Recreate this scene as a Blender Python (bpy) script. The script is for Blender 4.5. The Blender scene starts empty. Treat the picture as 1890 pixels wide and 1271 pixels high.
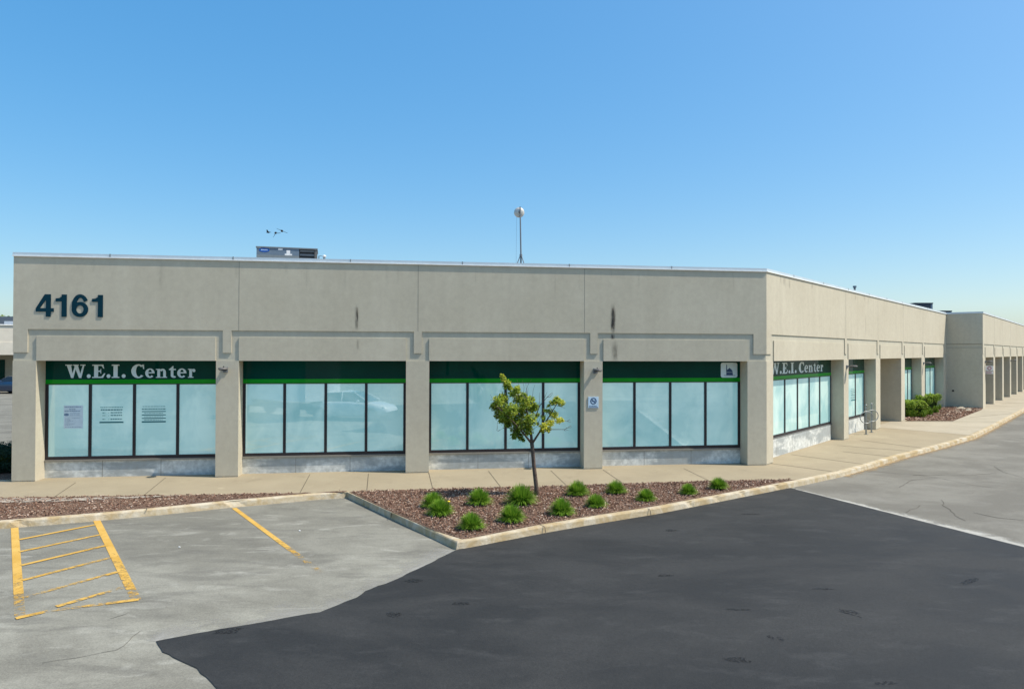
import bpy, bmesh, math, random
from mathutils import Vector, Matrix
R = math.radians
scene = bpy.context.scene
col = scene.collection

# ------------------------------------------------------------------ camera
FPX, CX, CY, IMW = 1275.0, 945.0, 635.5, 1890.0
PITCH = math.atan((648.7 - CY) / FPX)
ROLL = math.atan(0.0029)
CAMZ = 3.345
fw = Vector((0, math.cos(PITCH), math.sin(PITCH)))
up = Vector((0, -math.sin(PITCH), math.cos(PITCH)))
rt = Vector((1, 0, 0))
rr = rt * math.cos(ROLL) + up * math.sin(ROLL)
uu = up * math.cos(ROLL) - rt * math.sin(ROLL)
C0 = Vector((0, 0, CAMZ))
cd = bpy.data.cameras.new('camera')
cam = bpy.data.objects.new('camera', cd)
col.objects.link(cam)
m = Matrix((rr, uu, -fw)).transposed().to_4x4()
m.translation = C0
cam.matrix_world = m
cd.sensor_width = 36.0
cd.lens = FPX / IMW * 36.0
cd.clip_start = 0.1
cd.clip_end = 3000
scene.camera = cam

# ------------------------------------------------------------------ light
SUN_HEAD, SUN_EL = 97.5, 55.0
w = bpy.data.worlds.new("World")
scene.world = w
w.use_nodes = True
nt = w.node_tree
nt.nodes.clear()
sky = nt.nodes.new('ShaderNodeTexSky')
sky.sky_type = 'NISHITA'
sky.sun_disc = False
sky.sun_elevation = R(SUN_EL)
sky.sun_rotation = R(SUN_HEAD)
sky.altitude = 100
sky.air_density = 1.0
sky.dust_density = 2.0
sky.ozone_density = 4.0
bg = nt.nodes.new('ShaderNodeBackground')
bg.inputs['Strength'].default_value = 0.108
hs = nt.nodes.new('ShaderNodeHueSaturation')
hs.inputs['Saturation'].default_value = 1.98
hs.inputs['Value'].default_value = 2.98
gm = nt.nodes.new('ShaderNodeGamma')
gm.inputs[1].default_value = 0.5
out = nt.nodes.new('ShaderNodeOutputWorld')
nt.links.new(sky.outputs[0], gm.inputs[0])
nt.links.new(gm.outputs[0], hs.inputs['Color'])
tn = nt.nodes.new('ShaderNodeMix'); tn.data_type = 'RGBA'; tn.blend_type = 'MULTIPLY'; tn.inputs[0].default_value = 1
tn.inputs[7].default_value = (.96, 1.05, 1.045, 1)
nt.links.new(hs.outputs[0], tn.inputs[6])
nt.links.new(tn.outputs[2], bg.inputs[0])
nt.links.new(bg.outputs[0], out.inputs[0])
sl = bpy.data.lights.new('sun', 'SUN')
sl.energy = 4.4
sl.angle = R(0.5)
sl.color = (1.0, 0.925, 0.80)
so = bpy.data.objects.new('sun', sl)
col.objects.link(so)
sd = Vector((math.sin(R(SUN_HEAD)) * math.cos(R(SUN_EL)), math.cos(R(SUN_HEAD)) * math.cos(R(SUN_EL)), math.sin(R(SUN_EL))))
so.rotation_euler = sd.to_track_quat('Z', 'Y').to_euler()
so.location = (20, -10, 30)
scene.view_settings.view_transform = 'Standard'
scene.view_settings.look = 'None'
scene.view_settings.gamma = 1
scene.view_settings.exposure = 0.30
scene.view_settings.use_curve_mapping = False

# ------------------------------------------------------------------ measuring
def ray(px, py):
    return fw + rr * ((px - CX) / FPX) - uu * ((py - CY) / FPX)

def G(px, py, z=0.0):
    """point of the photograph on a level ground plane"""
    v = ray(px, py)
    p = C0 + v * ((z - CAMZ) / v.z)
    return Vector((p.x, p.y, z))

ROAD = -0.13

class Frame:
    def __init__(s, P0, d, n):
        s.P = Vector((P0[0], P0[1], 0)); s.d = Vector((d[0], d[1], 0)); s.n = Vector((n[0], n[1], 0))
    def at(s, a, b, z):
        return s.P + s.d * a + s.n * b + Vector((0, 0, z))
    def pix(s, px, py, off=0.0):
        v = ray(px, py)
        p0 = s.P + s.n * off
        t = (p0 - C0).dot(s.n) / v.dot(s.n)
        p = C0 + v * t
        return (p - s.P).dot(s.d), p.z

CORNER = Vector((7.5715, 20.5473, 0)); LEFT = Vector((-12.7109, 17.5890, 0))
dfr = (CORNER - LEFT).normalized()
LF = (CORNER - LEFT).length
FR = Frame(LEFT, dfr, (dfr.y, -dfr.x))
sdir = Vector((math.sin(R(41)), math.cos(R(41)), 0))
snor = Vector((sdir.y, -sdir.x, 0))
SD = Frame(CORNER, sdir, snor)
LS = 29.45
WPT = CORNER + sdir * LS + snor * 1.883
WG = Frame(WPT, sdir, snor)
RT = Frame(CORNER + sdir * LS, snor, -sdir)
MIT = math.tan(R((81.70 - 41.0) / 2))

# ------------------------------------------------------------------ mesh helper
class MB:
    def __init__(s):
        s.v = []; s.f = []; s.mi = []; s.cur = 0
    def add(s, vs, fs):
        b = len(s.v)
        s.v += [Vector(v) for v in vs]
        for f in fs:
            s.f.append([b + i for i in f]); s.mi.append(s.cur)
        return s
    def hexa(s, p):
        return s.add(p, [(0, 3, 2, 1), (4, 5, 6, 7), (0, 1, 5, 4), (1, 2, 6, 5), (2, 3, 7, 6), (3, 0, 4, 7)])
    def box(s, fr, s0, s1, n0, n1, z0, z1, mit0=0, mit1=0):
        P = []
        for z in (z0, z1):
            P += [fr.at(s0 + mit0 * n0, n0, z), fr.at(s1 + mit1 * n0, n0, z), fr.at(s1 + mit1 * n1, n1, z), fr.at(s0 + mit0 * n1, n1, z)]
        return s.hexa(P)
    def wbox(s, x0, x1, y0, y1, z0, z1):
        return s.hexa([(x0, y0, z0), (x1, y0, z0), (x1, y1, z0), (x0, y1, z0), (x0, y0, z1), (x1, y0, z1), (x1, y1, z1), (x0, y1, z1)])
    def tube(s, pts, rad, seg=8, cap=True):
        pts = [Vector(p) for p in pts]
        if not isinstance(rad, (list, tuple)): rad = [rad] * len(pts)
        rings = []
        prev = None
        for i, p in enumerate(pts):
            t = (pts[min(i + 1, len(pts) - 1)] - pts[max(i - 1, 0)]).normalized()
            a = prev if prev is not None else (Vector((0, 0, 1)) if abs(t.z) < .9 else Vector((1, 0, 0)))
            x = (a - t * a.dot(t)).normalized(); y = t.cross(x); prev = x
            rings.append([p + (x * math.cos(k * 2 * math.pi / seg) + y * math.sin(k * 2 * math.pi / seg)) * rad[i] for k in range(seg)])
        vs = [v for r_ in rings for v in r_]
        fs = []
        for i in range(len(pts) - 1):
            for k in range(seg):
                k2 = (k + 1) % seg
                fs.append((i * seg + k, i * seg + k2, (i + 1) * seg + k2, (i + 1) * seg + k))
        if cap:
            fs.append(tuple(range(seg))[::-1]); fs.append(tuple((len(pts) - 1) * seg + k for k in range(seg)))
        return s.add(vs, fs)
    def sheet(s, poly):
        return s.add(poly, [tuple(range(len(poly)))])
    def prism(s, poly, off):
        """polygon (3d points) pushed out by vector off"""
        n = len(poly); off = Vector(off)
        vs = [Vector(p) for p in poly] + [Vector(p) + off for p in poly]
        fs = [tuple(range(n))[::-1], tuple(range(n, 2 * n))]
        for i in range(n):
            j = (i + 1) % n
            fs.append((i, j, n + j, n + i))
        return s.add(vs, fs)
    def ball(s, c, r, su=12, sv=8, sc=(1, 1, 1), jit=0, rnd=None):
        vs = []; c = Vector(c)
        for i in range(sv + 1):
            th = math.pi * i / sv
            for k in range(su):
                ph = 2 * math.pi * k / su
                q = r * (1 + (rnd.uniform(-jit, jit) if rnd else 0))
                vs.append(c + Vector((q * sc[0] * math.sin(th) * math.cos(ph), q * sc[1] * math.sin(th) * math.sin(ph), q * sc[2] * math.cos(th))))
        fs = []
        for i in range(sv):
            for k in range(su):
                k2 = (k + 1) % su
                fs.append((i * su + k, (i + 1) * su + k, (i + 1) * su + k2, i * su + k2))
        return s.add(vs, fs)
    def build(s, name, mat, parent=None, origin=None, smooth=False, mats=None):
        org = Vector(origin) if origin is not None else (Vector(parent['_org']) if parent is not None else Vector((0, 0, 0)))
        me = bpy.data.meshes.new(name)
        me.from_pydata([tuple(v - org) for v in s.v], [], s.f)
        for mm in ([mat] if mats is None else mats): me.materials.append(mm)
        if mats: 
            for p, i in zip(me.polygons, s.mi): p.material_index = i
        me.update()
        bm = bmesh.new(); bm.from_mesh(me)
        if s.recalc: bmesh.ops.recalc_face_normals(bm, faces=bm.faces)
        bm.to_mesh(me); bm.free()
        if smooth:
            for p in me.polygons: p.use_smooth = True
        o = bpy.data.objects.new(name, me)
        col.objects.link(o)
        if parent is not None:
            o.parent = parent
        else:
            o.location = org
        o['_org'] = tuple(org)
        return o
    recalc = True

def tag(o, label=None, cat=None, group=None, kind=None):
    if label: o['label'] = label
    if cat: o['category'] = cat
    if group: o['group'] = group
    if kind: o['kind'] = kind
    return o

def thing(name, loc, label, cat, group=None):
    o = bpy.data.objects.new(name, None)
    o.empty_display_size = 0.3
    o.location = loc
    col.objects.link(o)
    o['_org'] = tuple(Vector(loc))
    return tag(o, label, cat, group)

def copy_tree(o, parent=None):
    c = o.copy(); col.objects.link(c)
    c.parent = parent
    for ch in list(o.children): copy_tree(ch, c)
    return c

# ------------------------------------------------------------------ materials
def hexc(h):
    h = h.lstrip('#'); c = [int(h[i:i + 2], 16) / 255 for i in (0, 2, 4)]
    return tuple(x / 12.92 if x <= .04045 else ((x + .055) / 1.055) ** 2.4 for x in c)

class NM:
    """small node-material writer"""
    def __init__(s, name):
        s.m = bpy.data.materials.new(name); s.m.use_nodes = True
        s.t = s.m.node_tree; s.b = s.t.nodes['Principled BSDF']; s.o = s.t.nodes['Material Output']
        s.tc = s.t.nodes.new('ShaderNodeNewGeometry').outputs['Position']
    def n(s, ty, **kw):
        nd = s.t.nodes.new(ty)
        for k, v in kw.items():
            if hasattr(nd, k) and k not in ('Scale',): setattr(nd, k, v)
            else: nd.inputs[k].default_value = v
        return nd
    def l(s, a, b): s.t.links.new(a, b)
    def vec(s, scale=(1, 1, 1), rot=(0, 0, 0)):
        mp = s.t.nodes.new('ShaderNodeMapping'); mp.inputs['Scale'].default_value = scale; mp.inputs['Rotation'].default_value = rot
        s.l(s.tc, mp.inputs['Vector']); return mp.outputs[0]
    def noise(s, scale, detail=4, rough=.55, vec=None, dist=0):
        nd = s.n('ShaderNodeTexNoise'); nd.inputs['Scale'].default_value = scale; nd.inputs['Detail'].default_value = detail
        nd.inputs['Roughness'].default_value = rough; nd.inputs['Distortion'].default_value = dist
        s.l(vec if vec is not None else s.tc, nd.inputs['Vector']); return nd.outputs['Fac']
    def ramp(s, fac, stops, interp='LINEAR'):
        nd = s.n('ShaderNodeValToRGB'); cr = nd.color_ramp; cr.interpolation = interp
        while len(cr.elements) < len(stops): cr.elements.new(0.5)
        for e, (p, c) in zip(cr.elements, stops):
            e.position = p
            e.color = (c, c, c, 1) if isinstance(c, (int, float)) else (*c, 1)
        s.l(fac, nd.inputs['Fac']); return nd.outputs['Color']
    def mix(s, fac, a, b, mode='MIX'):
        nd = s.n('ShaderNodeMix'); nd.data_type = 'RGBA'; nd.blend_type = mode
        for sock, v in ((nd.inputs[0], fac), (nd.inputs[6], a), (nd.inputs[7], b)):
            if isinstance(v, (int, float)): sock.default_value = v
            elif isinstance(v, tuple): sock.default_value = (*v, 1) if len(v) == 3 else v
            else: s.l(v, sock)
        return nd.outputs[2]
    def bump(s, h, strength=.3, dist=.01):
        nd = s.n('ShaderNodeBump'); nd.inputs['Strength'].default_value = strength; nd.inputs['Distance'].default_value = dist
        s.l(h, nd.inputs['Height']); s.l(nd.outputs[0], s.b.inputs['Normal'])
    def done(s, color=None, rough=.9, spec=.3, metal=0.0, alpha=None):
        if color is not None:
            if isinstance(color, tuple): s.b.inputs['Base Color'].default_value = (*color, 1)
            else: s.l(color, s.b.inputs['Base Color'])
        if isinstance(rough, (int, float)): s.b.inputs['Roughness'].default_value = rough
        else: s.l(rough, s.b.inputs['Roughness'])
        s.b.inputs['Specular IOR Level'].default_value = spec
        s.b.inputs['Metallic'].default_value = metal
        if alpha is not None: s.l(alpha, s.b.inputs['Alpha'])
        return s.m

def simple(name, c, rough=.6, spec=.5, metal=0, var=.08, scale=8):
    a = NM(name)
    f = a.noise(scale, 5)
    c2 = a.mix(a.ramp(f, [(.3, 0.0), (.7, 1.0)]), tuple(x * (1 - var) for x in c), tuple(min(1, x * (1 + var)) for x in c))
    return a.done(c2, rough, spec, metal)

def stucco(name, c, c2):
    a = NM(name)
    big = a.ramp(a.noise(.55, 6, .62), [(.3, 0.0), (.7, 1.0)])
    st = a.ramp(a.noise(1.0, 5, .6, a.vec((2.6, 2.6, .22))), [(.35, 0.0), (.75, 1.0)])
    base = a.mix(big, c, c2)
    base = a.mix(a.mix(.5, st, (0., 0., 0.)), base, tuple(x * .9 for x in c))
    fine = a.noise(140, 3, .7)
    base = a.mix(.55, base, a.ramp(fine, [(.3, .42), (.7, .60)]), 'OVERLAY')
    mid = a.ramp(a.noise(6, 6, .7), [(.3, .46), (.7, .54)])
    base = a.mix(.8, base, mid, 'OVERLAY')
    a.bump(a.noise(110, 4, .7), .5, .006)
    return a.done(base, .95, .15)

M = {}
M['stucco'] = stucco('stucco_taupe', (.51, .46, .355), (.57, .52, .41))
M['stucco2'] = M['stucco']
M['groove'] = stucco('stucco_recess', (.49, .455, .36), (.545, .51, .41))

def concrete_stained():
    a = NM('base_concrete')
    f = a.ramp(a.noise(1.3, 6, .6, a.vec((.55, .55, 1.6)), .3), [(.44, 0.0), (.54, 1.0)])
    g = a.ramp(a.noise(7, 5, .6), [(.35, 0.0), (.7, 1.0)])
    c = a.mix(f, (.40, .425, .42), (.74, .75, .71))
    c = a.mix(a.mix(.3, g, (0., 0., 0.)), c, (.32, .33, .31))
    h = a.n('ShaderNodeTexBrick')
    a.bump(a.noise(40, 5), .3, .01)
    a.t.nodes.remove(h)
    return a.done(c, .9, .2)
M['base'] = concrete_stained()

def asphalt_old():
    a = NM('old_asphalt')
    st = a.vec((.35, 1.0, 1), (0, 0, R(-34)))
    big = a.ramp(a.noise(.42, 7, .66, a.vec((.8, 1.2, 1), (0, 0, R(-30))), .3), [(.42, 0.0), (.58, 1.0)])
    mid = a.ramp(a.noise(1.3, 8, .70, st, .4), [(.45, 0.0), (.60, 1.0)])
    c = a.mix(big, (.185, .178, .148), (.278, .270, .226))
    c = a.mix(a.mix(.75, mid, (0., 0., 0.)), c, (.325, .316, .262))
    # stalls beside the kerb are darker from parked cars than the open lot
    vm = a.n('ShaderNodeVectorMath'); vm.operation = 'DOT_PRODUCT'; a.l(a.tc, vm.inputs[0]); vm.inputs[1].default_value = (.47, -.88, 0)
    ma = a.n('ShaderNodeMath'); ma.operation = 'ADD'; a.l(vm.outputs['Value'], ma.inputs[0]); ma.inputs[1].default_value = 16.6
    nb = a.n('ShaderNodeMath'); nb.operation = 'MULTIPLY_ADD'; a.l(a.noise(.6, 5, .6, None, .4), nb.inputs[0]); nb.inputs[1].default_value = -5.0; a.l(ma.outputs[0], nb.inputs[2])
    dv = a.n('ShaderNodeMath'); dv.operation = 'DIVIDE'; a.l(nb.outputs[0], dv.inputs[0]); dv.inputs[1].default_value = 4.0
    stall = a.ramp(dv.outputs[0], [(0.0, 1.0), (1.0, 0.0)])
    c = a.mix(a.mix(.55, stall, (0., 0., 0.)), c, (.14, .135, .115))
    dk = a.ramp(a.noise(1.9, 7, .62, st, .6), [(.50, 0.0), (.62, 1.0)])
    c = a.mix(a.mix(.5, dk, (0., 0., 0.)), c, (.13, .125, .108))
    wh = a.ramp(a.noise(3.1, 6, .6, st, .6), [(.56, 0.0), (.68, 1.0)])
    c = a.mix(a.mix(.55, wh, (0., 0., 0.)), c, (.37, .362, .315))
    fine = a.noise(55, 3, .75)
    c = a.mix(.8, c, a.ramp(fine, [(.3, .36), (.7, .66)]), 'OVERLAY')
    a.bump(a.noise(60, 4, .7), .5, .008)
    return a.done(c, .92, .2)
M['asphalt_old'] = asphalt_old()

def asphalt_far():
    a = NM('lane_asphalt')
    st = a.vec((.75, 1.0, 1), (0, 0, R(-49)))
    big = a.ramp(a.noise(.6, 8, .68, st, .3), [(.42, 0.0), (.60, 1.0)])
    c = a.mix(big, (.158, .148, .125), (.205, .194, .165))
    wh = a.ramp(a.noise(1.5, 5, .55, st, .3), [(.57, 0.0), (.66, 1.0)])
    c = a.mix(a.mix(.88, wh, (0., 0., 0.)), c, (.32, .31, .28))
    c = a.mix(.8, c, a.ramp(a.noise(55, 3, .75), [(.3, .38), (.7, .64)]), 'OVERLAY')
    a.bump(a.noise(60, 4, .7), .5, .008)
    return a.done(c, .92, .2)
M['asphalt_lane'] = asphalt_far()

def asphalt_new():
    a = NM('fresh_sealed_asphalt')
    st = a.vec((.6, 1.1, 1), (0, 0, R(-20)))
    big = a.ramp(a.noise(.55, 7, .62, st, .5), [(.42, 0.0), (.60, 1.0)])
    c = a.mix(big, (.020, .0205, .0205), (.034, .0345, .034))
    mid = a.ramp(a.noise(2.2, 7, .65, a.vec((.6, 1.4, 1), (0, 0, R(22))), .3), [(.54, 0.0), (.68, 1.0)])
    c = a.mix(a.mix(.5, mid, (0., 0., 0.)), c, (.049, .049, .048))
    sc = a.ramp(a.noise(1.9, 3, .6, a.vec((.5, 1.6, 1), (0, 0, R(30))), .8), [(.72, 0.0), (.76, 1.0)])
    c = a.mix(a.mix(.6, sc, (0., 0., 0.)), c, (.025, .025, .026))
    c = a.mix(.9, c, a.ramp(a.noise(45, 4, .8), [(.3, .30), (.7, .70)]), 'OVERLAY')
    a.bump(a.noise(70, 4, .8), .6, .008)
    return a.done(c, a.ramp(big, [(0, .72), (1, .85)]), .35)
M['asphalt_new'] = asphalt_new()

def walk(name, c, c2):
    a = NM(name)
    big = a.ramp(a.noise(.7, 6, .6), [(.35, 0.0), (.65, 1.0)])
    b = a.mix(big, c, c2)
    sp = a.ramp(a.noise(2.5, 5, .6, None, .6), [(.64, 0.0), (.72, 1.0)])
    b = a.mix(a.mix(.3, sp, (0., 0., 0.)), b, tuple(min(1, x * 1.25) for x in c2))
    dk = a.ramp(a.noise(1.1, 6, .65, a.vec((1.7, 1, 1))), [(.58, 0.0), (.75, 1.0)])
    b = a.mix(a.mix(.35, dk, (0., 0., 0.)), b, tuple(x * .78 for x in c))
    b = a.mix(.6, b, a.ramp(a.noise(80, 3, .7), [(.3, .42), (.7, .6)]), 'OVERLAY')
    a.bump(a.noise(70, 4, .7), .3, .004)
    return a.done(b, .9, .2)
M['walk'] = walk('sidewalk_concrete', (.30, .25, .17), (.34, .285, .195))
M['walk2'] = walk('newer_concrete', (.36, .315, .235), (.42, .37, .28))

def kerbmat():
    a = NM('kerb_concrete')
    f = a.ramp(a.noise(2.2, 6, .65, None, .5), [(.4, 0.0), (.62, 1.0)])
    c = a.mix(f, (.42, .32, .18), (.56, .50, .39))
    g = a.ramp(a.noise(5, 6, .7), [(.55, 0.0), (.72, 1.0)])
    c = a.mix(a.mix(.55, g, (0., 0., 0.)), c, (.28, .20, .11))
    a.bump(a.noise(18, 6, .7), .8, .02)
    return a.done(c, .93, .15)
M['kerb'] = kerbmat()

def mulchmat():
    a = NM('mulch')
    v = a.n('ShaderNodeTexVoronoi'); v.inputs['Scale'].default_value = 38; a.l(a.vec((1, 1.6, 1)), v.inputs['Vector'])
    c = a.ramp(a.ramp(v.outputs['Color'], [(0, 0.0), (1, 1.0)]), [(.1, (.07, .042, .028)), (.45, (.15, .095, .066)), (.75, (.25, .165, .12)), (.95, (.40, .30, .225))])
    v2 = a.noise(1.2, 4)
    c = a.mix(a.mix(.5, a.ramp(v2, [(.4, 0.0), (.65, 1.0)]), (0., 0., 0.)), c, (.09, .055, .045))
    a.bump(v.outputs['Distance'], .8, .02)
    return a.done(c, .95, .1)
M['mulch'] = mulchmat()

def chipmat():
    a = NM('mulch_chips')
    a.t.nodes.new('ShaderNodeObjectInfo')
    at = a.n('ShaderNodeAttribute'); at.attribute_name = 'tint'
    c = a.ramp(at.outputs['Fac'], [(0, (.10, .050, .034)), (.35, (.23, .128, .088)), (.65, (.34, .215, .155)), (.85, (.46, .325, .24)), (1, (.64, .52, .42))])
    return a.done(c, .9, .1)
M['chip'] = chipmat()

def paint_yellow():
    a = NM('worn_yellow_paint')
    at = a.n('ShaderNodeAttribute'); at.attribute_name = 'wear'
    n1 = a.noise(11, 10, .8, a.vec((1, 1, 1)), .2)
    n2 = a.noise(1.1, 3, .5)
    ad = a.n('ShaderNodeMath'); ad.operation = 'ADD'; a.l(a.ramp(n1, [(.25, 0.0), (.75, 1.0)]), ad.inputs[0]); a.l(at.outputs['Fac'], ad.inputs[1])
    ad2 = a.n('ShaderNodeMath'); ad2.operation = 'MULTIPLY_ADD'; a.l(a.ramp(n2, [(.3, 0.0), (.7, 1.0)]), ad2.inputs[0]); ad2.inputs[1].default_value = .25; a.l(ad.outputs[0], ad2.inputs[2])
    al = a.ramp(ad2.outputs[0], [(.72, 1.0), (1.02, 0.0)])
    c = a.mix(a.ramp(a.noise(3, 5), [(.35, 0.0), (.7, 1.0)]), (.50, .29, .055), (.60, .38, .10))
    c = a.mix(.6, c, a.ramp(a.noise(55, 3, .75), [(.3, .4), (.7, .62)]), 'OVERLAY')
    return a.done(c, .8, .2, 0, al)
M['yellow'] = paint_yellow()

def glassfilm(name, c, c2, ior=1.9, patchy=True):
    a = NM(name)
    f = a.ramp(a.noise(.9, 4, .55, a.vec((1, 1, .8)), .5), [(.40, 0.0), (.60, 1.0)])
    b = a.mix(f, c, c2)
    m = a.done(b, .6, .0)
    a.b.inputs['Coat Weight'].default_value = 1
    a.b.inputs['Coat Roughness'].default_value = 0.004
    a.b.inputs['Coat IOR'].default_value = ior
    w_ = a.noise(.9, 1, .4)
    bp = a.n('ShaderNodeBump'); bp.inputs['Strength'].default_value = .02; bp.inputs['Distance'].default_value = .01
    a.l(w_, bp.inputs['Height']); a.l(bp.outputs[0], a.b.inputs['Coat Normal'])
    return m
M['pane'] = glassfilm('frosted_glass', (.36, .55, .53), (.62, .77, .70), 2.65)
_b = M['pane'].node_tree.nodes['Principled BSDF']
_b.inputs['Emission Color'].default_value = (.30, .80, .90, 1)   # added glow that brightens the shaded panes; no lit room behind
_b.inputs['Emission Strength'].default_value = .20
M['band'] = glassfilm('dark_green_glass', (.0, .040, .030), (.0, .048, .034), 1.2)
M['stripe'] = glassfilm('bright_green_film', (.004, .27, .012), (.006, .30, .015), 1.25)
M['letter'] = glassfilm('pale_letter_film', (.62, .74, .75), (.70, .80, .80), 1.3)
M['darkframe'] = simple('dark_bronze_frame', (.022, .017, .020), .45, .4)
M['navy'] = simple('navy_number_paint', (.002, .033, .052), .7, .12)
M['coping'] = simple('coping_metal', (.60, .66, .70), .4, .5, .3, .06, 1.5)
M['lip'] = simple('white_drip_edge', (.85, .85, .83), .5, .4)
M['seam'] = simple('sealant_joint', (.24, .225, .195), .9, .1)
M['joint'] = simple('pavement_joint', (.13, .11, .08), .95, .1)
M['crack'] = simple('crack_dirt', (.11, .102, .088), .95, .05)
M['galv'] = simple('galvanised_steel', (.28, .29, .285), .42, .5, .6)
M['dullgrey'] = simple('grey_painted_metal', (.16, .18, .20), .6, .4)
M['slate'] = simple('slate_painted_steel', (.13, .18, .235), .55, .4, 0, .12, 2)
M['darkslate'] = simple('dark_slate_metal', (.022, .034, .052), .6, .3)
M['black'] = simple('black_metal', (.015, .015, .016), .5, .4)
M['darkgap'] = simple('dark_louvre', (.03, .032, .034), .7, .3)
M['white'] = simple('white_paint', (.78, .79, .79), .5, .4)
M['lampgrey'] = simple('lamp_housing', (.13, .125, .12), .5, .4)
M['blue'] = simple('blue_print', (.01, .09, .38), .5, .4)
M['signblue'] = simple('sign_pale_blue', (.50, .66, .80), .45, .5)
M['signink'] = simple('sign_ink', (.025, .06, .14), .5, .4)
M['signred'] = simple('sign_faded_red', (.36, .10, .14), .5, .4)
M['paper'] = simple('notice_paper', (.62, .74, .80), .7, .2)
M['ink'] = simple('notice_ink', (.03, .15, .17), .7, .2)
M['ink2'] = simple('notice_ink_grey', (.16, .25, .36), .7, .2)
M['roofing'] = simple('roof_membrane', (.30, .29, .28), .9, .2)
M['bark'] = simple('bark', (.12, .088, .07), .9, .1, 0, .35, 25)
M['dirt'] = simple('bare_dirt', (.33, .28, .22), .95, .1, 0, .3, 6)
M['rock'] = simple('pale_rock', (.42, .36, .28), .9, .1, 0, .25, 12)
M['cream'] = simple('cream_stucco', (.62, .575, .49), .95, .15, 0, .05, 2)

def leafmat(name, c1, c2, c3, trans=.35):
    a = NM(name)
    at = a.n('ShaderNodeAttribute'); at.attribute_name = 'tint'
    c = a.ramp(at.outputs['Fac'], [(0, c1), (.55, c2), (1, c3)])
    a.done(c, .6, .25)
    tr = a.n('ShaderNodeBsdfTranslucent'); a.l(c, tr.inputs['Color'])
    mx = a.n('ShaderNodeMixShader'); mx.inputs[0].default_value = trans
    a.l(a.b.outputs[0], mx.inputs[1]); a.l(tr.outputs[0], mx.inputs[2]); a.l(mx.outputs[0], a.o.inputs['Surface'])
    return a.m
M['leaf'] = leafmat('tree_leaves', (.09, .17, .018), (.30, .40, .045), (.70, .68, .09), .45)
M['grass'] = leafmat('grass_blades', (.04, .13, .010), (.13, .29, .018), (.30, .45, .05))
M['hedge'] = leafmat('hedge_leaves', (.06, .14, .012), (.17, .28, .02), (.42, .50, .055))
M['darkbush'] = leafmat('dark_bush_leaves', (.008, .035, .022), (.02, .06, .035), (.04, .10, .05))
M['core'] = simple('inner_twigs', (.03, .045, .012), .95, .05, 0, .3, 20)

def set_tint(o, vals, name='tint'):
    at = o.data.attributes.new(name, 'FLOAT', 'FACE')
    at.data.foreach_set('value', vals)

# ------------------------------------------------------------------ ground
def ribbon(mb, pts, wd, z, jit=0, rnd=None, sub=0):
    P = [Vector((p[0], p[1], 0)) for p in pts]
    if sub:
        Q = [P[0]]
        for a, b in zip(P, P[1:]):
            k = max(1, int((b - a).length / sub))
            for i in range(1, k + 1):
                q = a.lerp(b, i / k)
                if rnd: q = q + Vector((rnd.uniform(-jit, jit), rnd.uniform(-jit, jit), 0))
                Q.append(q)
        P = Q
    L = []; Rr = []
    for i, p in enumerate(P):
        t = (P[min(i + 1, len(P) - 1)] - P[max(i - 1, 0)]).normalized(); n_ = Vector((-t.y, t.x, 0))
        ww = wd * (rnd.uniform(.4, 1.2) if rnd else 1) / 2
        L.append(p + n_ * ww + Vector((0, 0, z))); Rr.append(p - n_ * ww + Vector((0, 0, z)))
    b = len(mb.v)
    for l_, r_ in zip(L, Rr):
        mb.v += [l_, r_]
    for i in range(len(P) - 1):
        mb.f.append([b + 2 * i, b + 2 * i + 1, b + 2 * i + 3, b + 2 * i + 2]); mb.mi.append(0)

g = MB(); g.sheet([(-900, -900, ROAD - .004), (900, -900, ROAD - .004), (900, 900, ROAD - .004), (-900, 900, ROAD - .004)])
tag(g.build('parking_lot', M['asphalt_old']), kind='structure')

rnd = random.Random(5)
patch_px = [(839, 1016), (779, 1046), (722.5, 1072.6), (674, 1090.7), (658, 1102.7), (622, 1117), (590, 1129.7), (521.5, 1141), (449, 1154), (360.6, 1169), (288, 1183), (300, 1203), (332.5, 1219), (364.6, 1233.4), (381, 1249.5), (401, 1271)]
pp = [G(x, y, ROAD) for x, y in patch_px]
def rough_line(P, step=.12, jit=.012):
    Q = [P[0]]
    for a, b in zip(P, P[1:]):
        k = max(1, int((b - a).length / step))
        for i in range(1, k + 1):
            q = a.lerp(b, i / k)
            if i < k: q = q + Vector((rnd.uniform(-jit, jit), rnd.uniform(-jit, jit), 0))
            Q.append(q)
    return Q
left_edge = rough_line(pp)
kb = [(863, 1011), (996, 984), (1101.6, 970), (1203, 953), (1317.5, 927.6), (1406, 908.6), (1467, 901.5)]
redge0 = G(1467.4, 902.4, ROAD); redge1 = G(1890, 1009.5, ROAD)
rdir = (redge1 - redge0).normalized()
kerbside = [G(x, y - 3, ROAD) for x, y in kb]
edge = kerbside[:-1] + [redge0 + Vector((-.05, .15, 0))]
tail = [Vector((-2.6, 5.0, ROAD)), Vector((-2.0, 2.0, ROAD)), Vector((-2.5, -6, ROAD)), Vector((17, -6, ROAD))]
right = rough_line([redge0, redge0 + rdir * 20], .3, .006)
poly = edge + right[:] + tail[::-1][:] + left_edge[::-1]
g = MB(); g.sheet([Vector((p.x, p.y, ROAD + .006)) for p in poly])
tag(g.build('fresh_asphalt', M['asphalt_new']), kind='structure')

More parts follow.
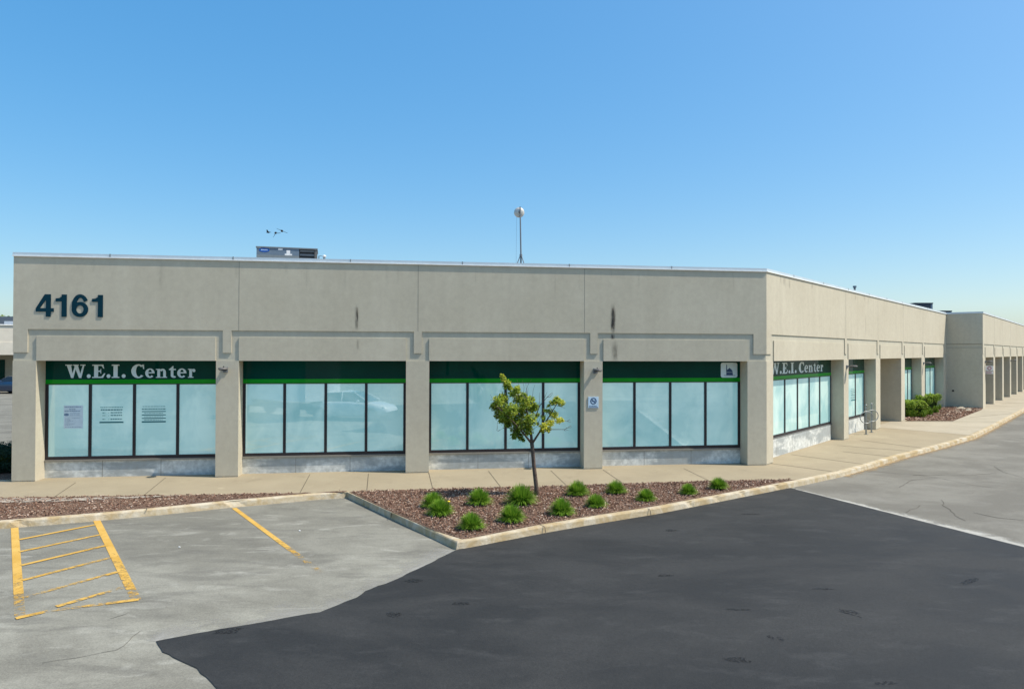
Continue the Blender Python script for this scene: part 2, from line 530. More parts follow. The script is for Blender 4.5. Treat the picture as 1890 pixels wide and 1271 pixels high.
# driving lane on the right: slightly darker, cracked
g = MB()
lane = [redge0, redge0 + rdir * 26, Vector((60, 20, 0)), Vector((120, 95, 0)), Vector((95, 125, 0))]
kr_px = [(1890, 764), (1841, 790), (1802, 807), (1737, 826), (1659, 849.6), (1607, 865), (1550, 877), (1467, 901)]
lane += [G(x, y - 3, ROAD) + Vector((0, 0, 0)) for x, y in kr_px]
g.sheet([Vector((p.x, p.y, ROAD)) for p in lane])
tag(g.build('lane', M['asphalt_lane']), kind='structure')

# pale dusty strip along the right edge of the sealed asphalt, and pale band along its left edge
def dustmat(nm, c, lo, hi, sc):
    a = NM(nm)
    at = a.n('ShaderNodeAttribute'); at.attribute_name = 'wear'
    ad = a.n('ShaderNodeMath'); ad.operation = 'ADD'
    a.l(a.ramp(a.noise(sc, 7, .65, None, .5), [(.25, 0.0), (.75, 1.0)]), ad.inputs[0]); a.l(at.outputs['Fac'], ad.inputs[1])
    al = a.ramp(ad.outputs[0], [(lo, 0.9), (hi, 0.0)])
    cc = a.mix(.6, c, a.ramp(a.noise(60, 3, .75), [(.3, .4), (.7, .62)]), 'OVERLAY')
    return a.done(cc, .95, .1, 0, al)
M['dust'] = dustmat('pale_dust', (.44, .425, .38), .45, 1.15, 3)
M['margin'] = dustmat('pale_margin', (.34, .33, .30), .35, 1.2, 1.5)

def grad_strip(name, line, side_off, z, mat, w0=0.0, w1=1.0, steps=5):
    """strip beside a line, whose 'wear' attribute grows away from it"""
    mb = MB(); mb.recalc = False; wear = []
    n = len(line)
    def row(k): return [Vector((line[i][0], line[i][1], z)) + side_off[i] * (k / steps) for i in range(n)]
    for k in range(steps):
        a, b = row(k), row(k + 1)
        for i in range(n - 1):
            mb.add([a[i], a[i + 1], b[i + 1], b[i]], [(0, 1, 2, 3)])
            wear.append(w0 + (w1 - w0) * (k + .5) / steps)
    o = mb.build(name, mat)
    set_tint(o, wear, 'wear')
    return o
rn = Vector((-rdir.y, rdir.x, 0))
if rn.x < 0: rn = -rn
ln = [redge0 + rdir * (i * .5) for i in range(34)]
o = grad_strip('dust_strip', ln, [rn * (.10 + .45 * min(1, i / 9)) for i in range(34)], ROAD + .003, M['dust'], -.2, .8, 10)
tag(o, kind='structure')
# soft pale band on the old asphalt beside the fresh edge
lnl = [left_edge[i] for i in range(0, len(left_edge), 2)]
off = []
for i, p in enumerate(lnl):
    t = (lnl[min(i + 1, len(lnl) - 1)] - lnl[max(i - 1, 0)]).normalized()
    off.append(Vector((t.y, -t.x, 0)) * .8)
idx = int(len(lnl) * .8)
off = [o_ if (o_.x < 0 or o_.y > 0) else -o_ for o_ in off]
o = grad_strip('pale_margin', lnl[:idx], off[:idx], ROAD, M['margin'], .1, 1.0, 10)
tag(o, kind='structure')

# tyre scuffs and oil spots on the fresh asphalt
def spotmat():
    a = NM('dark_scuff')
    f = a.noise(34, 6, .75, a.vec((1, 1, 1)), .3)
    return a.done((.012, .012, .013), .6, .3, 0, a.ramp(f, [(.46, .0), (.57, .72)]))
M['scuff'] = spotmat()
sc = MB()
for (px, py, L_, W_, an) in [(1360, 1124, .42, .05, -5), (1566, 1128, .28, .10, -30), (1574, 1134, .30, .03, -50), (1423, 1176, .14, .04, -80), (1441, 1178, .14, .04, -85), (1362, 1217, .28, .09, -10), (1636, 1260, .26, .05, 0),
                            (763, 1071, .26, .12, 5), (726, 1133, .24, .1, 5), (423, 1163, .34, .12, 12), (1229, 1061, .26, .06, 5), (1240, 978, .3, .1, 0), (1384, 948, .35, .08, -5), (850, 1113, .3, .08, 5), (1520, 1086, .3, .05, 0), (1790, 1072, .5, .08, 30)]:
    c = G(px, py, ROAD + .010); ca, sa = math.cos(R(an)), math.sin(R(an))
    ring = []
    for k in range(12):
        t = k * math.pi / 6; rr_ = 1 + rnd.uniform(-.3, .3)
        x, y = L_ / 2 * math.cos(t) * rr_, W_ / 2 * math.sin(t) * rr_ * 1.6
        ring.append(c + Vector((x * ca - y * sa, x * sa + y * ca, 0)))
    sc.sheet(ring)
tag(sc.build('tyre_scuffs', M['scuff']), kind='structure')

# cracks
cr = MB(); cr.recalc = False
def z5(l): return [G(1400 + x / 3.857, 720 + y / 3.857, ROAD) for x, y in l]
def z2(l): return [G(x / 2.953, 860 + y / 2.953, ROAD) for x, y in l]
for l in [[(780, 575), (1100, 600), (1270, 620), (1450, 660), (1560, 680), (1890, 712), (2100, 730)], [(1100, 605), (1500, 605), (1700, 590)], [(1680, 540), (1740, 580), (1890, 625), (2100, 660)],
          [(1480, 450), (1700, 465), (1890, 487), (2100, 500)], [(1730, 275), (1890, 290), (2100, 300)], [(1300, 780), (1320, 820), (1400, 890), (1480, 930)], [(1050, 870), (1150, 820)], [(1530, 870), (1700, 905), (1890, 925)],
          [(1000, 690), (1090, 640), (1270, 625)]]:
    ribbon(cr, z5(l), .02, ROAD + .004, .03, rnd, .18)
for l in [[(230, 1070), (400, 1045), (550, 1015)], [(550, 1015), (640, 1000), (760, 900)], [(600, 830), (700, 800)]]:
    ribbon(cr, z2(l), .008, ROAD + .001, .02, rnd, .12)
tag(cr.build('pavement_cracks', M['crack']), kind='structure')

# ------------------------------------------------------------------ sidewalk, kerbs, beds
def zr(l, z=0.0): return [G(x, y, z) for x, y in l]
out_w = Vector((-14, 15.4, 0))
swf = zr([(0, 919), (320, 914), (576, 909.5), (649, 907.5), (798, 903.3), (926, 900), (1040, 897.3), (1114, 894.6), (1307, 888.3), (1470, 884.4)])
kin = zr([(1470, 884.4), (1545, 869), (1597, 855), (1649, 839.6), (1724, 821), (1789, 803), (1825, 786)])
far = G(1890, 752); fdir = (far - G(1825, 786)).normalized()
kin += [far, far + fdir * 60]
back = [WG.at(75, -.8, 0), WG.at(0.0, -.8, 0), SD.at(LS, -1.2, 0), SD.at(0, -.6, 0), FR.at(0, -.6, 0), FR.at(-14, -.6, 0)]
leftx = swf[0] + (swf[0] - swf[2]).normalized() * 14
g = MB()
polyw = [leftx] + swf + kin[1:] + back
g.prism([Vector((p.x, p.y, -.3)) for p in polyw], (0, 0, .3))
tag(g.build('sidewalk', M['walk']), kind='structure')
# newer paler slabs further along
g = MB()
a0 = G(1623, 788.7); a1 = G(1788, 802.5)
g.sheet([Vector((p.x, p.y, .004)) for p in [a0, a1] + kin[6:] + [WG.at(75, -.4, 0), WG.at(0.0, -.4, 0), SD.at(LS, -.4, 0), SD.at(13.4, -.4, 0)]])
tag(g.build('newer_sidewalk', M['walk2']), kind='structure')

jt = MB(); jt.recalc = False
for a, b in [((680, 874), (677, 906)), ((791, 871), (799, 903)), ((901.5, 869), (925, 899.5)), ((1016.5, 868), (1046.5, 896.5)), ((1113, 866.7), (1152, 893)), ((1261.6, 864), (1310, 887.5)), ((306, 881), (264, 915)), ((572, 875), (553.7, 909)), ((140, 890), (100, 917)),
             ((1423, 855), (1535, 869.5)), ((1459.6, 838.5), (1592, 856)), ((1555, 833), (1641, 842)), ((1545, 822), (1680, 832)), ((1587, 812), (1700, 826))]:
    ribbon(jt, [G(*a), G(*b)], .018 if a[0] < 1400 else .032, .004)
for a, b in [((1668, 777.5), (1840, 778)), ((1790, 770), (1868, 763)), ((1850, 745), (1920, 741))]:
    ribbon(jt, [G(*a), G(*b)], .05, .008)
tag(jt.build('sidewalk_joints', M['joint']), kind='structure')

def kerb(name, top_in, bot_out, ztop=.004, ends=True, mat=None, broken=None):
    """kerb whose inner top line and outer foot line are given; the arris is worn round"""
    P = MB()
    Q = []
    def resample(L, n):
        ds = [0]
        for a, b in zip(L, L[1:]): ds.append(ds[-1] + (b - a).length)
        res = []
        for i in range(n):
            t = ds[-1] * i / (n - 1); k = 0
            while k < len(ds) - 2 and ds[k + 1] < t: k += 1
            res.append(L[k].lerp(L[k + 1], (t - ds[k]) / max(1e-6, ds[k + 1] - ds[k])))
        return res
    n = max(12, int(sum((b - a).length for a, b in zip(top_in, top_in[1:])) / .16))
    I = resample(top_in, n); O = resample(bot_out, n)
    rows = []
    for i, (a, b) in enumerate(zip(I, O)):
        d = Vector((b.x - a.x, b.y - a.y, 0)); wd = d.length; d.normalize()
        j = rnd.uniform(-.006, .006); j2 = rnd.uniform(-.008, .004)
        chip = rnd.random() < .05
        c_ = .03 if chip else 0
        sec = [(0, ROAD - .2), (0, ztop), (wd - .065, ztop + j2 * .4), (wd - .042 + j - c_, ztop - .006 + j2 * .5 - c_ * .4), (wd - .025 + j - c_, ztop - .026 - c_), (wd + j * .7, ROAD - .01), (wd, ROAD - .2)]
        rows.append([Vector((a.x, a.y, 0)) + d * u + Vector((0, 0, z)) for u, z in sec])
    vs = [v for r_ in rows for v in r_]; k = len(rows[0]); fs = []
    for i in range(n - 1):
        for q in range(k - 1):
            fs.append((i * k + q, i * k + q + 1, (i + 1) * k + q + 1, (i + 1) * k + q))
    fs.append(tuple(range(k))); fs.append(tuple((n - 1) * k + q for q in range(k))[::-1])
    P.add(vs, fs)
    return tag(P.build(name, mat or M['kerb']), kind='structure')

# left kerb
kl_in = zr([(0, 963), (169, 950.5), (271, 941.5), (423, 926.5), (520, 917.5), (593, 910), (631, 908.5)])
kl_out = [p + Vector((0, -.17, 0)) + Vector((.02, 0, 0)) for p in kl_in]
kl_out = [G(x, y, ROAD) for x, y in [(0, 974.5), (169, 957.5), (300, 946.5), (423, 936), (560, 920.5), (634, 913.5)]]
e = (kl_in[0] - kl_in[1]).normalized() * 6
kl_in = zr([(0, 960), (169, 947), (271, 938), (423, 923), (520, 914.5), (593, 908.3), (642, 905.5)])
kl_out = [Vector((p.x + .07, p.y - .135, ROAD)) for p in kl_in]
kerb('kerb', [kl_in[0] + e] + kl_in, [kl_out[0] + e] + kl_out)
# island kerb: left arm, then right run all along the lane
ki_in = zr([(645, 908.5), (716, 942), (802.6, 979.7), (853, 995)])
ki_out = zr([(631, 913.5), (749, 970), (842, 1014)], ROAD)
kerb('kerb', ki_in, ki_out)
kr_in = zr([(853, 995), (868, 993.2), (996, 968), (1101.6, 950.5), (1203, 935), (1317.5, 913.7), (1406, 897), (1470, 885), (1545, 869), (1597, 855), (1649, 839.6), (1724, 821), (1789, 803), (1825, 786)]) + [far, far + fdir * 60]
kr_out = []
for i, p in enumerate(kr_in):
    t = (kr_in[min(i + 1, len(kr_in) - 1)] - kr_in[max(i - 1, 0)]).normalized()
    kr_out.append(Vector((p.x, p.y, ROAD)) + Vector((t.y, -t.x, 0)) * (.155 if i < 8 else .17))
kr_out[0] = G(842, 1014, ROAD)
kr_out[1] = G(862, 1011.5, ROAD)
kerb('kerb', kr_in, kr_out)
def sandm():
    return dustmat('kerb_sand', (.40, .29, .16), .35, 1.0, 6)
M['sand'] = sandm()
sl_ = [Vector((p.x, p.y, 0)) for p in kr_out[8:]]
off_ = []
for i, p in enumerate(sl_):
    t = (sl_[min(i + 1, len(sl_) - 1)] - sl_[max(i - 1, 0)]).normalized(); off_.append(Vector((t.y, -t.x, 0)) * .35)
tag(grad_strip('kerb_sand', sl_, off_, ROAD + .012, M['sand'], -.1, .9, 6), kind='structure')
# joints across the kerb
kj = MB(); kj.recalc = False
for a, b, c in [((996, 968), (1003, 972.5), (1007, 985)), ((1195, 938), (1199, 941), (1201, 952)), ((1544, 868.5), (1549, 870.5), (1551, 876)), ((271, 941), (270, 946), (270, 949)), ((1789, 803), (1794, 805), (1797, 808)), ((725, 948), (722, 951), (722, 957)), ((1400, 899), (1405, 902), (1406, 907))]:
    A_, B_ = G(*a), G(*c, ROAD)
    d_ = Vector((B_.x - A_.x, B_.y - A_.y, 0)); wd = d_.length; d_.normalize(); t_ = Vector((-d_.y, d_.x, 0)) * .009
    sec = [(0, .008), (wd - .06, .008), (wd - .024, -.016), (wd + .008, ROAD + .01)]
    pts = [A_ + d_ * u + Vector((0, 0, z)) for u, z in sec]
    for p, q in zip(pts, pts[1:]):
        kj.add([p - t_, q - t_, q + t_, p + t_], [(0, 1, 2, 3)])
tag(kj.build('kerb_joints', M['joint']), kind='structure')

# mulch beds (surface as a lumpy grid cut to an outline) and loose chips
def inside(p, poly):
    c = False; n = len(poly); j = n - 1
    for i in range(n):
        a, b = poly[i], poly[j]
        if (a.y > p[1]) != (b.y > p[1]) and p[0] < (b.x - a.x) * (p[1] - a.y) / (b.y - a.y) + a.x: c = not c
        j = i
    return c
def bed(name, poly, z, label_mat='mulch', mound=.03):
    bm = bmesh.new()
    vs = [bm.verts.new((p.x, p.y, z)) for p in poly]
    bm.faces.new(vs)
    x0 = min(p.x for p in poly); x1 = max(p.x for p in poly); y0 = min(p.y for p in poly); y1 = max(p.y for p in poly)
    st = .12
    k = int((x1 - x0) / st)
    for i in range(1, k):
        bmesh.ops.bisect_plane(bm, geom=bm.verts[:] + bm.edges[:] + bm.faces[:], plane_co=(x0 + i * st, 0, 0), plane_no=(1, 0, 0))
    k = int((y1 - y0) / st)
    for i in range(1, k):
        bmesh.ops.bisect_plane(bm, geom=bm.verts[:] + bm.edges[:] + bm.faces[:], plane_co=(0, y0 + i * st, 0), plane_no=(0, 1, 0))
    for v in bm.verts:
        if not v.is_boundary: v.co.z += rnd.uniform(-.012, .012) + mound * .5
    bmesh.ops.recalc_face_normals(bm, faces=bm.faces)
    me = bpy.data.meshes.new(name); bm.to_mesh(me); bm.free(); me.materials.append(M[label_mat])
    for p in me.polygons: p.use_smooth = True
    o = bpy.data.objects.new(name, me); col.objects.link(o)
    return tag(o, kind='structure')
def chips(name, poly, z, count, size=(.025, .07), box=None):
    mb = MB(); mb.recalc = False; tint = []
    x0 = min(p.x for p in poly); x1 = max(p.x for p in poly); y0 = min(p.y for p in poly); y1 = max(p.y for p in poly)
    n = 0
    while n < count:
        x, y = rnd.uniform(x0, x1), rnd.uniform(y0, y1)
        if not all(inside((x + dx_, y + dy_), poly) for dx_, dy_ in ((.05, 0), (-.05, 0), (0, .05), (0, -.06))): continue
        n += 1
        L_ = rnd.uniform(*size); W_ = L_ * rnd.uniform(.25, .55); T_ = .006
        rot = Matrix.Rotation(rnd.uniform(0, math.pi), 4, 'Z') @ Matrix.Rotation(rnd.gauss(0, .35), 4, 'X') @ Matrix.Rotation(rnd.gauss(0, .3), 4, 'Y')
        c = Vector((x, y, z + rnd.uniform(.0, .03)))
        P = [c + rot @ Vector((sx * L_ / 2, sy * W_ / 2, sz * T_)) for sz in (-1, 1) for sx, sy in ((-1, -1), (1, -.7), (.8, 1), (-.9, .8))]
        mb.add(P, [(4, 5, 6, 7), (0, 1, 5, 4), (1, 2, 6, 5), (2, 3, 7, 6), (3, 0, 4, 7)])
        t = rnd.random() ** 1.3
        tint += [t] * 5
    o = mb.build(name, M['chip'])
    set_tint(o, tint)
    return tag(o, kind='stuff')
isl = [p for p in ki_in[:4]] + kr_in[1:8]
isl_poly = isl + [p for p in swf[::-1] if p.x > isl[0].x and p.x < 7.4]
isl_poly = [Vector((p.x, p.y, 0)) for p in isl_poly]
bed('mulch_bed', isl_poly, .008)
chips('mulch_chips', isl_poly, .024, 15000, (.018, .05))
lbed = [Vector((p.x, p.y, 0)) for p in ([leftx] + swf[:3] + [G(634, 908.2)] + kl_in[::-1] + [kl_in[0] + e])]
bed('mulch_bed', lbed, .006)
chips('mulch_chips', [p for p in lbed if True], .020, 11000, (.018, .05))
# bare dirt strip beside the left walk
ds = MB(); ds.recalc = False
dl = [G(x, y) for x, y in [(0, 921.5), (60, 921.5), (140, 921), (230, 918.5), (330, 916)]]
dw = [.5, .42, .36, .25, .05]
lp = [Vector((-16, dl[0].y - .4, 0))] + dl; dw = [.5] + dw
for i in range(len(lp) - 1):
    ds.add([lp[i] + Vector((0, 0, .034)), lp[i + 1] + Vector((0, 0, .034)), lp[i + 1] + Vector((0, -dw[i + 1], .036)), lp[i] + Vector((0, -dw[i], .036))], [(0, 3, 2, 1)])
def dirtm():
    a = NM('dirt_patch')
    al = a.ramp(a.noise(4, 6, .7, None, .5), [(.42, 0.0), (.5, 1.0)])
    c = a.mix(a.ramp(a.noise(9, 6), [(.35, 0.0), (.7, 1.0)]), (.30, .25, .20), (.44, .40, .34))
    return a.done(c, .95, .1, 0, al)
M['dirtpatch'] = dirtm()
tag(ds.build('bare_dirt', M['dirtpatch']), kind='structure')

# mulch bed beside the return wall
sb = [Vector((p.x, p.y, 0)) for p in [SD.at(18.3, -.35, 0), SD.at(18.3, .12, 0), G(1670, 777), G(1759, 777), G(1812, 756.2), WG.at(-.02, -.02, 0), SD.at(LS - .02, -.35, 0)]]
bed('mulch_bed', sb, .012)
chips('mulch_chips', sb, .03, 5000, (.04, .12))

for px_, py_, lb_ in ((553, 979.5, 'small white scrap of litter right of the single yellow parking line'), (331, 1009.5, 'small white scrap of litter on the open stall between the yellow lines')):
    q_ = G(px_, py_, ROAD); mb = MB()
    mb.ball(q_ + Vector((0, 0, .008)), .018, 7, 5, (1.3, .8, .45), .25, rnd)
    tag(mb.build('paper_scrap', M['white'], origin=q_), lb_, 'paper scrap')
# yellow parking lines
yl = MB(); yl.recalc = False; wear = []
def pline(a, b, wd, w0, w1, seg=10, z=ROAD + .002):
    a, b = Vector(a), Vector(b); t = (b - a).normalized(); n_ = Vector((-t.y, t.x, 0)) * wd / 2
    for i in range(seg):
        p, q = a.lerp(b, i / seg), a.lerp(b, (i + 1) / seg)
        yl.add([p - n_, q - n_, q + n_, p + n_], [(0, 1, 2, 3)]); wear.append(w0 + (w1 - w0) * ((i + .5) / seg) ** 2)
    for v in yl.v[-4 * seg:]: v.z = z
pline(G(27, 973.5, ROAD), G(37, 1140, ROAD), .12, -.15, .40)
pline(G(178.7, 960.5, ROAD), G(252.5, 1108, ROAD), .125, -.2, .35)
cz = [((35.6, 995.5), (176, 968), -.15, .1), ((35.6, 1018), (187, 986), .0, .1), ((39, 1043), (197, 1006), .0, .05), ((41, 1070.6), (207, 1028), .05, .1), ((44, 1102), (217, 1055), .3, -.1), ((104, 1119), (240, 1080), .0, .35), ((29, 1141), (90, 1127), -.1, .2), ((90, 1127), (256, 1106), .26, -.05)]
for a, b, w0, w1 in cz:
    pline(G(*a, ROAD), G(*b, ROAD), .095, w0 + .08, w1 + .08, 8, ROAD + .006)
pline(G(432, 937, ROAD), G(594, 1056.5, ROAD), .10, -.2, .55)
o = yl.build('parking_lines', M['yellow']); set_tint(o, wear, 'wear'); tag(o, kind='structure')

# ------------------------------------------------------------------ building
ZL, ZG0, ZG1, ZT = 3.08, 3.70, 3.885, 5.755
D = -.46
bl = thing('commercial_building', CORNER, 'long low taupe stucco building with green and white film windows and number 4161', 'building')

# flat lettering helpers: pieces in "page" units turned into wall prisms
def arc(cx, cy, rx, ry, a0, a1, n=18):
    return [(cx + rx * math.cos(R(a0 + (a1 - a0) * i / n)), cy - ry * math.sin(R(a0 + (a1 - a0) * i / n))) for i in range(n + 1)]
def ring(cx, cy, rx, ry, ix, iy, a0, a1, icx=None, icy=None, n=20):
    o_ = arc(cx, cy, rx, ry, a0, a1, n); i_ = arc(icx if icx is not None else cx, icy if icy is not None else cy, ix, iy, a0, a1, n)
    return [[o_[k], o_[k + 1], i_[k + 1], i_[k]] for k in range(n)]
def rect(x0, y0, x1, y1): return [(x0, y0), (x1, y0), (x1, y1), (x0, y1)]
def glyph_WEI():
    P = []
    # W
    P += [[(18, 100), (78, 100), (112, 280), (82, 280)], [(82, 280), (112, 280), (150, 130), (132, 110)], [(118, 100), (172, 100), (222, 280), (190, 280)], [(190, 280), (222, 280), (262, 104), (240, 104)]]
    P += [rect(0, 95, 96, 108), rect(108, 95, 186, 108), rect(206, 95, 278, 108)]
    # dots
    for cx in (323, 596, 806): P.append(arc(cx, 255, 27, 27, 0, 345, 15))
    # E
    P += [rect(396, 95, 452, 280), rect(370, 95, 396, 110), rect(370, 266, 396, 280), rect(452, 95, 525, 112), [(498, 112), (525, 112), (536, 150), (526, 150)], rect(452, 262, 520, 280), [(520, 280), (498, 262), (535, 216), (552, 216)], rect(452, 178, 490, 196), [(482, 160), (494, 152), (494, 222), (482, 214)]]
    # I
    P += [rect(664, 95, 722, 280), rect(640, 95, 664, 110), rect(722, 95, 746, 110), rect(640, 266, 664, 280), rect(722, 266, 746, 280)]
    # C
    P += ring(1010, 187, 98, 97, 40, 78, 48, 318, 1018, 187, 24)
    P += [[(1062, 95), (1090, 95), (1092, 158), (1080, 158)]]
    # e n t e r
    def e_(x):
        return ring(x + 66, 215, 66, 66, 28, 46, -5, 325, x + 70, 213, 24) and (ring(x + 66, 215, 66, 66, 26, 48, 0, 318, x + 68, 213, 24) + [rect(x + 34, 202, x + 131, 218)])
    P += e_(1108)
    P += [rect(1278, 155, 1318, 280), rect(1258, 155, 1278, 168), rect(1258, 268, 1338, 280), rect(1362, 195, 1400, 268), rect(1344, 268, 1416, 280)]
    P += ring(1352, 200, 48, 48, 12, 26, 0, 150, 1350, 205, 12)
    P += [rect(1468, 150, 1506, 255), rect(1442, 155, 1540, 172), [(1468, 155), (1446, 160), (1496, 116), (1506, 116), (1506, 155)]]
    P += ring(1512, 246, 44, 36, 8, 14, 180, 320, 1516, 244, 10)
    P += e_(1560)
    P += [rect(1732, 155, 1772, 280), rect(1714, 155, 1732, 168), rect(1714, 268, 1792, 280), arc(1798, 180, 22, 22, 0, 345, 12)]
    P += ring(1792, 195, 40, 40, 24, 18, 60, 170, 1792, 200, 8)
    return P
def glyph_4161():
    P = [rect(385, 165, 500, 705), rect(150, 500, 570, 585), [(150, 502), (242, 505), (388, 296), (388, 165), (358, 165)]]
    for ox in (0, 862):
        P += [rect(755 + ox, 165, 875 + ox, 705), [(615 + ox, 262), (700 + ox, 252), (752 + ox, 222), (775 + ox, 165), (800 + ox, 165), (800 + ox, 335), (615 + ox, 335)]]
    P += ring(1190, 522, 196, 184, 88, 98, 0, 360, n=28)
    P += ring(1195, 430, 200, 275, 92, 185, 28, 200, 1200, 428, 18)
    return P
def put_glyphs(pieces, fr, fx, fz, n0, th, mat, name, parent):
    """fx, fz: page -> wall coordinates"""
    mb = MB()
    for i, pc in enumerate(pieces):
        e_ = (i % 9) * .0004
        poly = [fr.at(fx(x), n0, fz(y)) for x, y in pc]
        mb.prism(poly, fr.n * (th + e_))
    return mb.build(name, mat, parent)

def column(fr, s0, s1, mit0=0, mit1=0, depth=.62, z0=0, ztop=ZL):
    mb = MB()
    mb.box(fr, s0, s1, -depth, 0, z0 + .03, ztop, mit0, mit1)
    mb.box(fr, s0 - (0 if mit0 else .0), s1, -depth, -.015, -.05, z0 + .03, mit0, mit1)
    return mb.build('column', M['stucco'], bl)

FP = [(0, .55), (4.925, 5.502), (9.90, 10.535), (14.93, 15.472), (19.895, LF)]
SP = [(0, .53), (7.83, 8.45), (12.57, 13.33), (17.34, 18.1), (22.09, 22.93), (28.55, LS)]
for i, (a, b) in enumerate(FP[:-1]): column(FR, a, b)
# corner column wraps round both faces
mb = MB()
def corner_poly(off, z):  # plan of the corner column with faces pushed in by off
    return [FR.at(19.895 + off, -off, z), FR.at(LF - MIT * off, -off, z), SD.at(.53 - off, -off, z), SD.at(.53 - off, -.62, z), FR.at(19.895 + off, -.9, z)]
mb.prism([Vector(p) for p in corner_poly(0, .03)], (0, 0, ZL - .03)); mb.prism([Vector(p) for p in corner_poly(.015, -.05)], (0, 0, .08))
mb.build('column', M['stucco'], bl)
for (a, b) in SP[1:-1]: column(SD, a, b)
column(SD, SP[-1][0], SP[-1][1] - .01)

# backing wall above the openings (the recessed field)
mb = MB()
mb.box(FR, 0, LF, -.5, -.03, ZL, ZT, 0, MIT)
mb.build('wall', M['groove'], bl)
mb = MB()
mb.box(SD, 0, LS, -.5, -.03, ZL, ZT, -MIT, 0)
mb.build('wall', M['groove'], bl)
# proud fascia with its drops
mb = MB()
mb.box(FR, 0, LF, -.03, 0, ZG1, ZT, 0, MIT)
for a, b in [(0, .345), (5.09, 5.31), (10.11, 10.33), (15.11, 15.33)]: mb.box(FR, a, b, -.03, 0, 3.29, ZG1)
mb.box(FR, 20.085, LF, -.03, 0, 3.29, ZG1, 0, MIT)
mb.build('fascia', M['stucco'], bl)
mb = MB()
mb.box(SD, 0, LS, -.03, 0, ZG1, ZT, -MIT, 0)
mb.box(SD, 0, .40, -.03, 0, 3.29, ZG1, -MIT, 0)
for a, b in [(7.98, 8.24), (12.85, 13.1), (17.6, 17.85), (22.4, 22.65)]: mb.box(SD, a, b, -.03, 0, 3.29, ZG1)
mb.box(SD, 28.75, LS, -.03, 0, 3.29, ZG1)
mb.build('fascia', M['stucco'], bl)
# bands (raised lintels)
for (a, b) in [(.55, 4.91), (5.50, 9.90), (10.53, 14.93), (15.50, 19.87)]:
    MB().box(FR, a, b, -.03, 0, ZL, ZG0).build('lintel', M['stucco'], bl)
for (a, b) in [(.60, 7.80), (8.45, 12.57), (13.35, 17.34), (18.1, 22.1), (22.95, 28.5)]:
    MB().box(SD, a, b, -.03, 0, ZL, ZG0).build('lintel', M['stucco'], bl)
# opening soffits, left end wall, rear walls and roof
mb = MB()
mb.box(FR, .0, LF, -1.0, -.5, ZL + .001, ZL + .2, 0, MIT)
mb.box(SD, 0, LS, -3.2, -.5, ZL + .001, ZL + .2, -MIT, 0)
mb.build('soffit', M['stucco'], bl)
BK = [FR.at(0, -26, 0), SD.at(LS + 40, -40, 0)]
mb = MB()
mb.box(FR, 0, .3, -26, -.62, 0, ZT)
mb.box(FR, .0, .3, -.62, -.5, ZL, ZT)
mb.build('end_wall', M['stucco'], bl)
mb = MB()
mb.prism([FR.at(.3, -.5, 5.3), FR.at(LF - .2, -.5, 5.3), SD.at(LS, -.5, 5.3), SD.at(LS, -22, 5.3), FR.at(.3, -26, 5.3)], (0, 0, .1))
mb.build('roof', M['roofing'], bl)
# inner dark backing so nothing shows through behind frames
mb = MB()
mb.box(FR, .3, LF - .6, -.9, -.62, 0, ZL, 0, 0)
mb.box(SD, .6, 13.0, -.9, -.62, 0, ZL); mb.box(SD, 17.7, LS - .1, -.9, -.62, 0, ZL)
mb.box(SD, 13.0, 17.7, -3.3, -3.1, 0, ZL)
mb.build('inner_wall', M['stucco'], bl)
# deep entrance: side walls
mb = MB(); mb.box(SD, 17.345, 17.7, -3.1, -.62, 0, ZL); mb.box(SD, 13.0, 13.32, -3.1, -.62, 0, ZL)
mb.build('entrance_wall', M['stucco'], bl)
ed = MB()
for a, b in [(13.45, 13.55), (14.9, 15.05), (16.5, 16.6)]: ed.box(SD, a, b, -3.1, -3.02, 0, 2.4)
ed.box(SD, 13.45, 16.6, -3.1, -3.02, 2.4, 2.5)
dr = ed.build('door', M['darkframe'], bl)
MB().box(SD, 13.55, 16.5, -3.09, -3.06, .05, 2.4).build('glass', M['band'], dr)

# coping
def coping(fr, s0, s1, m0, m1, parent, fl=.0):
    mb = MB()
    P = []
    sec = [(-.36, ZT), (-.36, ZT + .05), (.012, ZT + .085), (.012, ZT)]
    for (s_, mm) in ((s0, m0), (s1, m1)):
        P += [fr.at(s_ + mm * n_, n_, z) for n_, z in sec]
    mb.add(P, [(0, 1, 2, 3), (7, 6, 5, 4), (0, 4, 5, 1), (1, 5, 6, 2), (2, 6, 7, 3), (3, 7, 4, 0)])
    o = mb.build('coping', M['coping'], parent)
    mb = MB(); mb.box(fr, s0, s1, .0, .036, ZT - .018, ZT + .006, m0, m1); mb.build('drip_edge', M['lip'], o)
    mb = MB()
    k = s0 + 2.3
    while k < s1 - .5:
        mb.box(fr, k, k + .025, -.3, .018, ZT + .004, ZT + .092); k += 3.05
    mb.build('coping_joint', M['galv'], o)
coping(FR, -.02, LF, 0, MIT, bl); coping(SD, 0, LS - .02, -MIT, 0, bl)
# sealant seams
mb = MB()
for s_ in (5.495, 10.222, 14.939): mb.box(FR, s_ - .006, s_ + .006, -.001, .0015, ZG1 + .01, ZT - .03)
for s_ in (8.1, 12.95, 17.8, 22.5): mb.box(SD, s_ - .009, s_ + .009, -.001, .0015, ZG1 + .01, ZT - .03)
mb.box(SD, 20.0, 20.03, -.001, .002, ZL + .01, ZG0 - .0)
mb.build('sealant_seam', M['seam'], bl)

